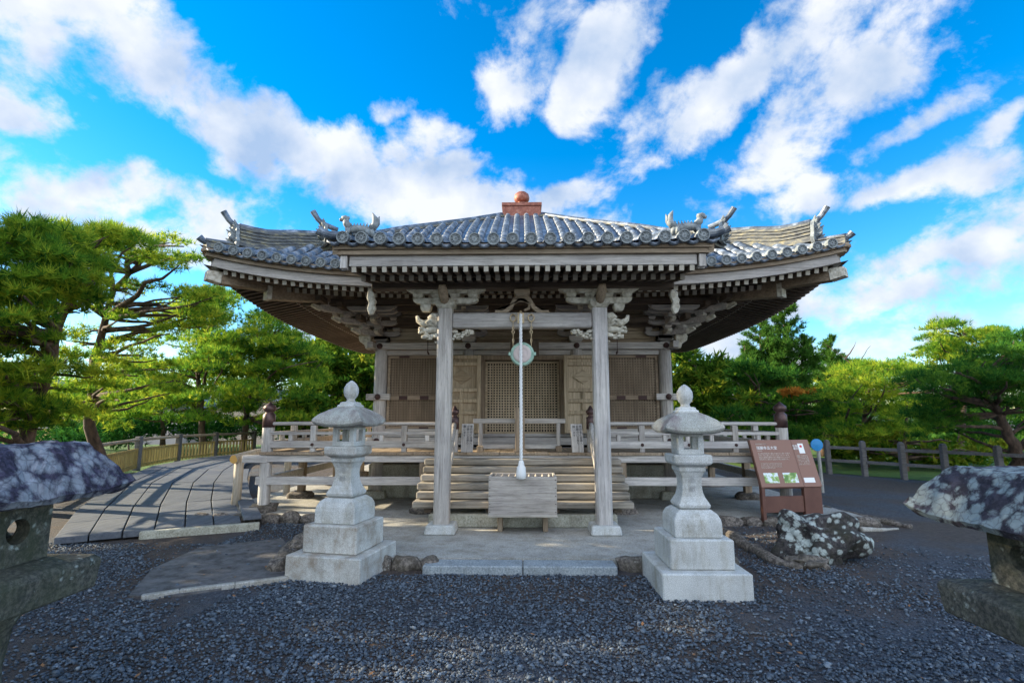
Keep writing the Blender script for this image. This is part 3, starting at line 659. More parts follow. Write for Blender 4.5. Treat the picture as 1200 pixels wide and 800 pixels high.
for s_ in (-1, 1):
    a, b = sorted((s_*2.88, s_*1.28))
    o = lattice(a, b, 1.50, 3.05, 10.92, 27, 26, .026, 'wood', 'lattice_shutter', .055, 2.15)
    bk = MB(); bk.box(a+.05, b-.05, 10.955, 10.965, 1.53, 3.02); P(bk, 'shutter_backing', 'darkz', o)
    for x in (a+.35, b-.35, (a+b)/2): ir = MB(); ir.box(x-.09, x+.09, 10.868, 10.878, 2.11, 2.19); P(ir, 'iron_strap', 'iron', o)
    for x in (a+.35, b-.35): ir = MB(); ir.box(x-.11, x+.11, 10.88, 10.888, 3.0, 3.045); P(ir, 'iron_strap', 'iron', o)
    ir = MB(); ir.box((a+b)/2-.1, (a+b)/2+.1, 10.88, 10.888, 1.505, 1.54); P(ir, 'iron_strap', 'iron', o)
    rd = MB(); rd.tube([(s_*1.93, 10.3, 3.95), (s_*1.93, 10.34, 3.06)], .008, 6); rd.tube([(s_*1.93, 10.34, 3.06), (s_*1.93, 10.44, 3.03)], .02, 6); P(rd, 'shutter_hook', 'iron')
lattice(-.79, -.005, 1.40, 2.93, 10.98, 12, 26, .026, 'tan', 'lattice_door', .045)
lattice(.005, .79, 1.40, 2.93, 10.98, 12, 26, .026, 'tan', 'lattice_door', .045)
fr2 = MB()
for s_ in (-1, 1): fr2.box(s_*.85-.05, s_*.85+.05, 10.90, 11.02, 1.40, 2.99)
fr2.box(-1.1, 1.1, 10.87, 11.0, 2.955, 3.05)
P(fr2, 'door_frame', 'woodz')
for s_ in (-1, 1):                                                   # folded-back panelled doors
    x0, x1 = sorted((s_*.86, s_*1.66)); y = 10.62
    d = MB()
    for x in (x0, x1-.08): d.box(x, x+.08, y-.045, y+.035, 1.42, 3.02)
    for z in (1.42, 1.80, 2.04, 2.26, 2.80, 2.945): d.box(x0+.08, x1-.08, y-.040, y+.028, z, z+.075)
    d.box((x0+x1)/2-.035, (x0+x1)/2+.035, y-.036, y+.026, 1.495, 1.80); d.box((x0+x1)/2-.035, (x0+x1)/2+.035, y-.036, y+.026, 1.875, 2.04); d.box((x0+x1)/2-.035, (x0+x1)/2+.035, y-.036, y+.026, 2.115, 2.26)
    o = P(d, 'panelled_door', 'tanz', bevel=.006)
    p = MB(); p.box(x0+.08, x1-.08, y+.012, y+.024, 1.45, 2.98); P(p, 'door_panel', 'tanz', o)
    p = MB(); cx, cz = (x0+x1)/2, 2.57; v = [(cx-.22, cz), (cx, cz-.15), (cx+.22, cz), (cx, cz+.15)]
    p.prism([(a-cx, b-cz) for a, b in v], (cx, y-.004, cz), (1,0,0), (0,0,1), (0,1,0), .030); P(p, 'diamond_carving', 'tanx', o, bevel=.004)

# brackets
def arm(mb, c, u, n_, L_, h, w):          # boat-shaped arm centred at c (bottom centre), along u, thickness along n_
    prof = [(-L_/2, h), (-L_/2, h*.55), (-L_/2+.05, h*.2), (-L_/2+.13, 0), (L_/2-.13, 0), (L_/2-.05, h*.2), (L_/2, h*.55), (L_/2, h)]
    mb.prism(prof, c, u, (0, 0, 1), n_, w)
def bracket(x, y, ang, corner=False):
    mb = MB(); his = []; o_ = Vector((math.sin(ang), -math.cos(ang), 0)); t_ = Vector((math.cos(ang), math.sin(ang), 0)); b = Vector((x, y, 0))
    V = lambda o, t, z: b + o_*o + t_*t + Vector((0, 0, z))
    mb.block(V(0, 0, 3.33), .30, .13, ang)
    for k in range(3):
        z = 3.46 + .19 * k; L_ = .80 if k < 2 else .95
        for kk in range(k + 1):
            if kk < k - 1: continue
            arm(mb, V(.30*kk, 0, z), t_, o_, L_, .105, .10)
            for q in (-1, 0, 1): mb.block(V(.30*kk, q*(L_/2-.08), z+.107), .145, .083, ang)
        arm(mb, V(.15*(k+1), 0, z-.004), o_, t_, .30*(k+1)+.22, .112, .105)
        mb.block(V(.30*(k+1), 0, z+.107), .15, .083, ang)
        hi = MB(); his.append(hi); hi.beam(V(.30*(k+1)+.08, 0, z+.035), V(.30*(k+1)+.20, 0, z+.07), .09, .09, h2=.05)
    arm(mb, V(.90, 0, 4.03-.19+.0), t_, o_, .95, .10, .10)
    if corner:
        dg = (o_ + t_ * corner).normalized(); pn = Vector((0,0,1)).cross(dg)
        for k in range(3):
            z = 3.458 + .19*k; Ld = .43*(k+1)
            arm(mb, b + dg * (Ld/2) + Vector((0,0,z)), dg, pn, Ld + .25, .114, .12); mb.block(b + dg*Ld + Vector((0,0,z+.109)), .17, .081, ang + R(45))
            hi = MB(); his.append(hi); hi.beam(b + dg*(Ld+.1) + Vector((0,0,z+.04)), b + dg*(Ld+.28) + Vector((0,0,z+.09)), .10, .10, h2=.05)
    o = P(mb, 'bracket_set', 'palex', bevel=.006)
    for hi in his: P(hi, 'bracket_nose', 'carve', o)
for x in CX:
    bracket(x, 10.90, 0, corner={-3.03: -1, 3.03: 1}.get(x, False))
for x, a in ((-3.03, R(-90)), (3.03, R(90))):
    for y in CY: bracket(x, y, a)
pl = MB()
for k in range(4):
    for d, z in ((3.93, 4.02), (3.33, 3.76), (3.63, 3.95)): 
        A, B_ = side(k, -d-.45, d, z), side(k, d+.45, d, z); pl.beam(A, B_, .10, .11)
    pl.beam(side(k, -3.03, 3.04, 3.70), side(k, 3.03, 3.04, 3.70), .09, .10)
P(pl, 'eave_purlins', 'darkx')

# porch pillars and beams
PX, PY = 1.17, 7.67
for s_ in (-1, 1):
    c = MB(); w = .112; ch = .028
    prof = [(-w+ch,-w),(w-ch,-w),(w,-w+ch),(w,w-ch),(w-ch,w),(-w+ch,w),(-w,w-ch),(-w,-w+ch)]
    c.prism(prof, (s_*PX, PY, 1.79), (1,0,0), (0,1,0), (0,0,1), 3.16); P(c, 'porch_pillar', 'palez', bevel=.004)
    c = MB(); c.frus((s_*PX, PY, .10), .44, .40, .13); P(c, 'pillar_base_stone', 'granite', bevel=.02)
    mb = MB(); mb.block((s_*PX, PY, 3.37), .30, .12)
    arm(mb, (s_*PX, PY, 3.445), (1,0,0), (0,1,0), 1.0, .095, .11)
    for q in (-.42, -.14, .14, .42): mb.block((s_*PX + q, PY, 3.5405), .155, .065) 
    mb.prism([(-.62, .07), (-.50, 0), (.50, 0), (.62, .07)], (s_*PX, PY, 3.607), (1,0,0), (0,0,1), (0,1,0), .12)
    for q in (.30,): mb.block((s_*(PX + q), PY, 3.33), .16, .11)
    P(mb, 'porch_bracket', 'carve', bevel=.008)
    # nose of the cross beam, dark
    nb = MB(); nb.tube([(s_*PX, PY-.02, 3.46), (s_*PX, PY-.20, 3.50), (s_*PX, PY-.34, 3.58), (s_*PX, PY-.38, 3.66)], [.065, .07, .075, .05], 8); P(nb, 'beam_nose', 'woody', smooth=True)
    # carved cloud nose reaching outward and carved spray inward
    cv = MB(); rnd = random.Random(3)
    q = lambda a, z, y=0: Vector((s_*(PX + a), PY + y, z))
    cv.tube([q(.10, 3.14), q(.22, 3.17), q(.34, 3.15), q(.42, 3.20), q(.44, 3.27)], [.075, .07, .055, .04, .022], 8)
    cv.tube([q(.10, 3.06), q(.25, 3.05), q(.36, 3.03), q(.41, 3.07)], [.055, .05, .035, .015], 8)
    cv.tube([q(.12, 3.24), q(.20, 3.26), q(.26, 3.22)], [.07, .06, .035], 8)
    cv.tube([q(.16, 3.14, -.06), q(.22, 3.20, -.08), q(.28, 3.15, -.07), q(.23, 3.11, -.08)], [.02, .028, .024, .014], 6)
    for i in range(26):
        a = .12 + .27 * rnd.random(); z = 2.86 + .13 * rnd.random() + .10 * (a-.12)/.27
        cv.blob(q(a, z, rnd.uniform(-.05, .04)), (rnd.uniform(.02,.045), .03, rnd.uniform(.015,.03)), i, .5, 2)
    P(cv, 'cloud_carving', 'carve', smooth=True)
    cv = MB()
    for i in range(36):
        a = .12 + .30 * rnd.random(); z = 3.055 - (.17 * (1-(a-.12)/.34)) * rnd.random() - .02
        cv.blob(q(-a, z, rnd.uniform(-.04, .04)), (rnd.uniform(.02,.042), .03, rnd.uniform(.014,.028)), i+50, .5, 2)
    P(cv, 'foliage_carving', 'carve', smooth=True)
    # curved tie beam back to the hall, and side tie
    t = MB(); pts = [Vector((s_*1.15, 7.78 + (10.8-7.78)*i/8, 3.22 + .42*(i/8)**1.5 + .16*math.sin(math.pi*i/8))) for i in range(9)]
    for a, b in zip(pts, pts[1:]): t.beam(a, b + (b-a)*.03, .14, .24)
    P(t, 'rainbow_beam', 'woody')
    # carved pendant under the verge
    c = MB(); rr = [(0, .0), (.05, -.04), (.04, -.10), (.07, -.14), (.05, -.20), (.07, -.24), (.03, -.32), (-.02, -.34), (-.05, -.25), (-.03, -.17), (-.06, -.1), (-.05, 0)]
    c.prism([(a*1.1, b*1.1) for a, b in rr], (s_*2.30, 7.60, 3.64), (1,0,0), (0,0,1), (0,1,0), .07); P(c, 'gable_pendant', 'carve', bevel=.01)
mb = MB(); mb.box(-2.30, 2.30, PY-.11, PY+.11, 3.675, 3.80); P(mb, 'porch_purlin', 'darkx', bevel=.01)
mb = MB(); mb.box(-PX+.115, PX-.115, PY-.085, PY+.085, 3.07, 3.30); P(mb, 'porch_beam', 'palex', bevel=.02)
mb = MB()                                                            # frog-leg strut
fl = [(-.42, 0), (-.40, .035), (-.30, .03), (-.20, .10), (-.14, .22), (-.06, .28), (.06, .28), (.14, .22), (.20, .10), (.30, .03), (.40, .035), (.42, 0), (.22, 0), (.15, .07), (.10, .17), (.04, .22), (-.04, .22), (-.10, .17), (-.15, .07), (-.22, 0)]
for i in range(len(fl)//2 - 1):
    a, b, c, d = fl[i], fl[i+1], fl[-i-2], fl[-i-1]
    mb.prism([a, b, c, d], (0, PY-.02, 3.302), (1,0,0), (0,0,1), (0,1,0), .10)
mb.block((0, PY-.02, 3.55), .24, .10)
mb.tube([(-.14, PY-.02, 3.46), (-.05, PY-.03, 3.50), (.06, PY-.03, 3.49), (.12, PY-.03, 3.44), (.10, PY-.03, 3.37), (.03, PY-.03, 3.34)], [.03, .03, .028, .028, .025, .02], 8)
P(mb, 'frog_leg_strut', 'woodx', bevel=.008)
mb = MB(); mb.box(-.24, .34, 10.25, 10.30, 2.96, 3.30); P(mb, 'name_plaque', 'darkz', bevel=.01)

# ---------------------------------------------------------------- veranda
VX = 4.66; VY = 9.16
rnd = random.Random(11)
vf = MB(); x = -VX
while x < VX - .01:
    w = min(rnd.uniform(.24, .34), VX - x); vf.box(x + .003, x + w - .003, VY + rnd.uniform(-.02, .015), 10.76, FL - .05, FL + rnd.uniform(-.003, .003)); x += w
for s_ in (-1, 1):
    y = 10.77
    while y < 18.6:
        w = rnd.uniform(.24, .34); a, b = sorted((s_*3.1, s_*(VX + rnd.uniform(-.015, .015)))); vf.box(a, b, y + .003, y + w - .003, FL - .05, FL + rnd.uniform(-.003, .003)); y += w
vf.box(-3.1, 3.1, 17.0, 18.6, FL - .05, FL)
P(vf, 'veranda_floor', 'woody', bevel=.004)
vb = MB()
def vring(z0, z1, o, gap=0):
    for a, b in ((-VX - .06, -gap), (gap, VX + .06)) if gap else ((-VX - .06, VX + .06),):
        vb.box(a, b, VY + o, VY + o + .11, z0, z1)
    vb.box(-VX + .0 , -VX + .11, VY + .12 + o, 18.6, z0, z1); vb.box(VX - .11, VX, VY + .12 + o, 18.6, z0, z1)
vring(FL - .175, FL - .055, .03); vring(.56, .70, .04, 1.62)
P(vb, 'veranda_beam', 'palex', bevel=.01)
cs = MB(); cs.box(-3.2, 3.2, 10.85, 17.1, .10, .78); P(cs, 'foundation_wall', 'foundation', bevel=.02)
for s_ in (-1, 1):
    for x in (3.03, 1.75): sup = MB(); sup.box(s_*x-.065, s_*x+.065, VY+.05, VY+.18, .2, FL-.18); P(sup, 'veranda_post', 'woodz')
    for y in (10.9, 12.9, 14.9, 16.9): sup = MB(); sup.box(s_*(VX-.06)-.065, s_*(VX-.06)+.065, y-.065, y+.065, .2, FL-.18); P(sup, 'veranda_post', 'woodz')
for s_ in (-1, 1):
    for x in (VX-.05, 3.03, 1.75): sb = MB(); sb.blob((s_*x, VY+.12, .13), (.24, .22, .11), int(x*10+s_), .3); P(sb, 'post_footing', 'roughstone', smooth=True)
    for y in (10.9, 12.9, 14.9, 16.9): sb = MB(); sb.blob((s_*(VX-.06), y, .13), (.24, .22, .11), int(y), .3); P(sb, 'post_footing', 'roughstone', smooth=True)
def rail_run(p, q, post_every=.95):
    p, q = Vector(p), Vector(q); d = (q-p); Ln = d.length; u = d / Ln; z = Vector((0,0,1))
    m1 = MB(); m1.beam(p + z*(FL+.13), q + z*(FL+.13), .10, .12); m1.beam(p + z*(FL+.325), q + z*(FL+.325), .085, .055)
    m1.tube([p + z*(FL+.495), q + z*(FL+.495)], .032, 8)
    o = P(m1, 'railing', 'palex', bevel=.006)
    n_ = max(1, round(Ln / post_every))
    for i in range(1, n_):
        m2 = MB(); c = p + u * Ln * i / n_; m2.box(c.x-.05, c.x+.05, c.y-.05, c.y+.05, FL+.19, FL+.46); m2.box(c.x-.045, c.x+.045, c.y-.045, c.y+.045, FL, FL+.07); P(m2, 'railing_strut', 'palez', o, bevel=.006)
    for i in range(n_):
        m2 = MB(); c = p + u * Ln * (i+.5) / n_; m2.box(c.x-.035, c.x+.035, c.y-.035, c.y+.035, FL+.19, FL+.298); P(m2, 'short_strut', 'palez', o, bevel=.006)
    for i in range(1, n_):
        m3 = MB(); c = p + u * Ln * i / n_; m3.lathe([(.028, -.048), (.028, -.062), (.012, -.078)], (c.x, c.y, FL+.13), 10, 'y'); P(m3, 'rail_nail', 'iron', o)
for s_ in (-1, 1):
    rail_run((s_*1.29, VY+.10, 0), (s_*(VX-.10), VY+.10, 0), .78); rail_run((s_*(VX-.10), VY+.12, 0), (s_*(VX-.10), 18.4, 0), 1.0)
rail_run((-VX+.1, 18.5, 0), (VX-.1, 18.5, 0), 1.0)
def giboshi(x, y, z0, z1, w=.095, cap=True, sc_=1.0):
    c = MB(); c.lathe([(w, z0), (w, z1)], (x, y, 0), 16); o = P(c, 'newel_post', 'palez', smooth=False)
    c = MB(); s = sc_
    c.lathe([(w+.008, -.02), (w+.008, .20*s), (w-.02, .23*s), (w-.035, .25*s), (w-.005, .27*s), (w+.012, .31*s), (w+.004, .35*s), (w-.03, .38*s), (.03, .41*s), (.008, .44*s)], (x, y, z1), 18)
    P(c, 'onion_cap', 'bronze', o, smooth=True)
for s_ in (-1, 1):
    giboshi(s_*(VX-.08), VY+.12, .22, FL+.45, .10)
    giboshi(s_*1.215, VY+.10, FL, FL+.42, .07, sc_=.9)
    giboshi(s_*(VX-.08), 18.5, .22, FL+.45, .10)
for s_ in (-1, 1): sm = MB(); sm.box(s_*(VX+.09)-.22, s_*(VX+.09)+.22, VY+.015, VY+.20, FL-.19, FL-.06); P(sm, 'beam_stub', 'palex', bevel=.01)

# stairs
st = []
for i in range(6):
    zt = .47 + i * .113; y = 8.02 + i * .175
    s = MB(); w = 3.34
    rr = random.Random(i); e = rr.uniform(-.015, .015)
    s.box(-w/2 - e, w/2 + e, y, y + .30, zt - .102, zt)
    P(s, 'stair_tread', 'deck', bevel=.02, seg=2)
s = MB()
for x in (-1.45, -.5, .5, 1.45): s.add([(x-.06, 8.12, .30), (x+.06, 8.12, .30), (x+.06, 9.1, .30), (x-.06, 9.1, .30), (x-.06, 8.12, .345), (x+.06, 8.12, .345), (x+.06, 9.1, .93), (x-.06, 9.1, .93)], [(0,3,2,1),(4,5,6,7),(0,1,5,4),(1,2,6,5),(2,3,7,6),(3,0,4,7)])
P(s, 'stair_stringer', 'darky')
s = MB(); s.box(-1.42, 1.42, 8.00, 8.25, .10, .29); P(s, 'stair_sill', 'foundation', bevel=.015)
for s_ in (-1, 1):                                              # carved sloping handrails
    pts = [Vector((s_*1.20, 7.86, .35)), Vector((s_*1.20, 7.98, .72)), Vector((s_*1.20, 8.25, 1.02)), Vector((s_*1.20, 8.6, 1.24)), Vector((s_*1.20, 8.95, 1.46)), Vector((s_*1.20, 9.12, 1.62))]
    h = MB(); h.tube(pts, [.035, .045, .05, .05, .05, .04], 8); o = P(h, 'stair_handrail', 'palez', smooth=True)
    h = MB(); h.beam((s_*1.20, 7.95, .52), (s_*1.20, 9.1, 1.27), .05, .10)
    for t_ in (.2, .5, .8): yy = 7.95 + 1.15*t_; h.box(s_*1.20-.03, s_*1.20+.03, yy-.03, yy+.03, .48 + .75*t_, .83 + .72*t_)
    P(h, 'handrail_strut', 'palez', o)

# ---------------------------------------------------------------- ground and paving
def sheet(name, pts, z, m, thick=0, kind='structure', label=None, sub=0):
    mb = MB(); n_ = len(pts); z0 = z - thick if thick else z
    vs = [(x, y, z) for x, y in pts]
    if thick:
        vs += [(x, y, z0) for x, y in pts]
        mb.add(vs, [tuple(range(n_)), tuple(range(n_, 2*n_))[::-1]] + [(i, i+n_, (i+1) % n_ + n_, (i+1) % n_) for i in range(n_)])
    else: mb.add(vs, [tuple(range(n_))])
    o = mb.build(name, m, None); tag(o, label, kind=kind); return o
g = MB()
from mathutils import noise as mnoise
def gh(x, y):
    k = max(0, min(1, (math.hypot(x, y - 8) - 26) / 12)); return -2.2 * k
us = [-600, -200, -90] + L(-45, 45, 60) + [90, 200, 600]; vs_ = [-300, -60] + L(-20, 60, 54) + [90, 200, 900]
grid(g, lambda x, y: (x, y, gh(x, y)), us, vs_)
go = g.build('ground', M['ground'], None, smooth=True); tag(go, kind='structure')
# terrace the hall stands on, its front apron and stone kerb
o = sheet('pavement', [(-5.5, 8.9), (5.7, 8.9), (5.7, 20), (-5.5, 20)], .10, M['concrete'], .12)
o = sheet('pavement', [(-2.75, 6.32), (2.35, 6.32), (2.5, 7.4), (2.9, 8.897), (-3.3, 8.897)], .098, M['concrete'], .12)
for x0, x1 in ((-1.12, -.005), (.005, 1.05)):
    mb = MB(); mb.box(x0, x1, 6.0, 6.28, -.05, .095); o = mb.build('doorstep_slab', M['greystone'], None, bevel=.012, off=(0, 0, 0))
    tag(o, ('left' if x0 < 0 else 'right') + ' long cut grey stone slab of the pair edging the gravel before the steps', 'kerb stone', 'cut slabs before the apron')
pp = [gz(*p) for p in ((150, 700), (178, 668), (235, 642), (330, 632), (352, 655), (345, 680), (280, 688), (200, 700))]
sheet('path', [(p.x, p.y) for p in pp], .02, M['slab'], .06)
ed = [gz(*p) for p in ((165, 703), (210, 696), (275, 688), (338, 680))]
mb = MB()
for a, b in zip(ed, ed[1:]): mb.beam(a + Vector((0,0,.02)), b + Vector((0,0,.02)), .07, .06)
o = mb.build('kerb', M['concrete'], None, bevel=.01); tag(o, kind='structure')
# kerb stones round the apron and terrace
rnd = random.Random(5); ki = 0
def stone_row(p, q, size, group, lab, cat='stone', m='roughstone', hz=.11):
    global ki
    p, q = Vector(p), Vector(q); Ln = (q-p).length; s = 0; u = (q-p)/Ln; lst = []
    while s < Ln:
        l = rnd.uniform(.7, 1.4) * size; c = p + u * (s + l/2); s += l * .97; ki += 1
        mb = MB(); mb.blob((0, 0, 0), (l*.53, rnd.uniform(.09, .14), hz * rnd.uniform(.8, 1.2)), ki, .35, 3)
        o = mb.build('kerb_stone', M[m], None, smooth=True); o.location = (c.x, c.y, .035); o.rotation_euler = (0, 0, math.atan2(u.y, u.x) + rnd.uniform(-.12, .12)); lst.append(o)
    for i, o in enumerate(lst): tag(o, lab, cat, group)
stone_row((-2.75, 6.28, 0), (-1.18, 6.22, 0), .34, 'rough stones left of the cut slabs', 'rough brown kerb stone between the left pale lantern and the cut slabs')
stone_row((1.1, 6.22, 0), (2.4, 6.3, 0), .34, 'rough stones right of the cut slabs', 'rough brown kerb stone between the cut slabs and the right pale lantern')
stone_row((-5.5, 8.82, 0), (-3.35, 8.85, 0), .30, 'rough stones along the terrace edge, left', 'small brown kerb stone edging the terrace under the left end of the veranda')
stone_row((2.95, 8.8, 0), (5.6, 8.75, 0), .30, 'rough stones along the terrace edge, right', 'small brown kerb stone edging the terrace behind the information sign')
stone_row((-3.35, 8.75, 0), (-2.85, 6.4, 0), .38, 'rough stones along the left side of the apron', 'low kerb stone along the left side of the concrete apron, beside the bare earth')
def log(pts, rr, label, name='driftwood_log', m='roughstone', cat='log'):
    mb = MB(); n_ = len(pts); P_ = []
    for a, b in zip(pts, pts[1:]):
        for i in range(4): P_.append(Vector(a).lerp(Vector(b), i/4))
    P_.append(Vector(pts[-1])); rs = []
    for i, p in enumerate(P_):
        t_ = i/(len(P_)-1); rs.append(rr * (1 - .55*t_) * rnd.uniform(.8, 1.2)); p.z = rs[-1]*.45; p.x += rnd.uniform(-.02, .02)
    mb.tube(P_, rs, 9); o = mb.build(name, M[m], None, smooth=True); tag(o, label, cat); return o
G = lambda x, y: tuple(gz(x, y))
log([G(846, 628), G(880, 645), G(905, 660), G(940, 668)], .10, 'long grey weathered root lying on the gravel behind the right stone lantern')
log([G(968, 600), G(1000, 607), G(1040, 614), G(1068, 619)], .09, 'dark tapering log on the earth to the right of the information sign')
log([G(1008, 622), G(1030, 622), G(1052, 620)], .045, 'short pale stick lying beyond the lichened boulder', 'fallen_stick', 'concrete', 'stick')

# boulders
def rock(name, px, py, w, h, label, m='lichenrock', seed=1, d=None):
    p = gz(px, py); s = mpp(p); mb = MB(); mb.blob((0, 0, 0), (w*s/2, (d or w*.7)*s/2, h*s*.62), seed, .55, 5)
    o = mb.build(name, M[m], None, smooth=True); o.location = p + Vector((0, w*s*.3, h*s*.34)); tag(o, label, 'rock'); return o
rock('boulder', 971, 662, 90, 56, 'large dark boulder with white lichen patches on the gravel before the sign', seed=4)
rock('small_rock', 955, 668, 40, 13, 'small dark mossy stone at the foot of the lichened boulder', 'roughstone', 8)
rock('small_rock', 357, 655, 44, 22, 'brown stone with a pale top behind the left stone lantern', 'roughstone', 12)

# gravel: tens of thousands of separate chips
def gravel():
    rg = np.random.default_rng(3)
    t = (1 + 5 ** .5) / 2
    iv = np.array([(-1,t,0),(1,t,0),(-1,-t,0),(1,-t,0),(0,-1,t),(0,1,t),(0,-1,-t),(0,1,-t),(t,0,-1),(t,0,1),(-t,0,-1),(-t,0,1)], float) / 1.9
    fi = np.array([(0,11,5),(0,5,1),(0,1,7),(0,7,10),(0,10,11),(1,5,9),(5,11,4),(11,10,2),(10,7,6),(7,1,8),(3,9,4),(3,4,2),(3,2,6),(3,6,8),(3,8,9),(4,9,5),(2,4,11),(6,2,10),(8,6,7),(9,8,1)])
    n = 190000
    x = rg.uniform(-6.8, 6.2, n); y = 2.4 + (9.2-2.4) * rg.random(n) ** 1.15
    # patchiness
    def f(x, y): return np.sin(x*1.7+.5)*np.cos(y*2.1+x*.6) + .6*np.sin(x*4.1+y*3.3) + .4*np.sin(y*7.3-x*5.1)
    dens = np.clip(1.15 - np.clip((x-1.6)/4.2, 0, 1)*.8 - np.clip((y-6.1)/1.5, 0, 1)*.55, 0, 1)
    dens = np.where(x > 1.8, dens * np.clip(.6 + .5*f(x, y), .22, 1), dens)
    dens = np.where(x < -2.9, np.clip(1.0 - (y-5.8)*.05, 0, 1) * np.clip(.75+.6*f(x*1.1, y*1.1), .03, 1), dens)
    bare = (x < -2.6) & (x > -4.3) & (y > 4.9 + .0) & (y < 6.0); dens = np.where(bare, dens*.35, dens); dens *= np.clip(.95 + .5*np.sin(x*2.3+1)*np.sin(y*3.1+x), .45, 1)
    keep = rg.random(n) < dens
    keep &= ~((x > -3.2) & (x < 2.6) & (y > 5.98)); keep &= ~((y > 8.7))
    poly = np.array([(p.x, p.y) for p in pp]); ins = np.zeros(n, bool); j = len(poly)-1
    for i in range(len(poly)):
        xi, yi = poly[i]; xj, yj = poly[j]
        ins ^= ((yi > y) != (yj > y)) & (x < (xj-xi)*(y-yi)/(yj-yi+1e-9)+xi); j = i
    keep &= ~(ins & (rg.random(n) > .10))
    keep &= ~((x < -4.2) & (y > 7.3))
    x, y = x[keep], y[keep]; n = len(x)
    sz = rg.uniform(.006, .015, n) * np.where(rg.random(n) < .08, 1.7, 1)
    V = iv[None] * rg.uniform(.75, 1.25, (n, 12, 1)); V = V * np.stack([rg.uniform(.8,1.4,n), rg.uniform(.7,1,n), rg.uniform(.45,.75,n)], 1)[:, None]
    a = rg.uniform(0, 2*np.pi, n); ca, sa = np.cos(a), np.sin(a); b = rg.normal(0, .35, n); cb, sb = np.cos(b), np.sin(b)
    X = V[...,0]*cb[:,None] - V[...,2]*sb[:,None]; Z = V[...,0]*sb[:,None] + V[...,2]*cb[:,None]
    X2 = X*ca[:,None] - V[...,1]*sa[:,None]; Y2 = X*sa[:,None] + V[...,1]*ca[:,None]
    Q = np.stack([X2, Y2, Z], 2) * sz[:, None, None]; Q[...,0] += x[:,None]; Q[...,1] += y[:,None]; Q[...,2] += (sz*.35 + rg.random(n)*.012)[:,None]
    verts = Q.reshape(-1, 3); faces = (fi[None] + 12*np.arange(n)[:,None,None]).reshape(-1, 3)
    return mesh_np('gravel', verts, faces, np.repeat(rg.random(n)**1.0, 12))
def mesh_np(name, verts, faces, tint=None):
    me = bpy.data.meshes.new(name); me.vertices.add(len(verts)); me.vertices.foreach_set('co', verts.astype(np.float32).ravel())
    k = faces.shape[1]; me.loops.add(faces.size); me.loops.foreach_set('vertex_index', faces.astype(np.int32).ravel())
    me.polygons.add(len(faces)); me.polygons.foreach_set('loop_start', np.arange(0, faces.size, k, dtype=np.int32)); me.polygons.foreach_set('loop_total', np.full(len(faces), k, dtype=np.int32))
    if tint is not None:
        a = me.attributes.new('tint', 'FLOAT', 'POINT'); a.data.foreach_set('value', tint.astype(np.float32))
    me.update(calc_edges=True); me.validate(); return me
go = link_mesh(gravel(), 'gravel', M['gravel'], None); tag(go, 'dark blue-grey crushed gravel spread in front of the hall', kind='stuff')

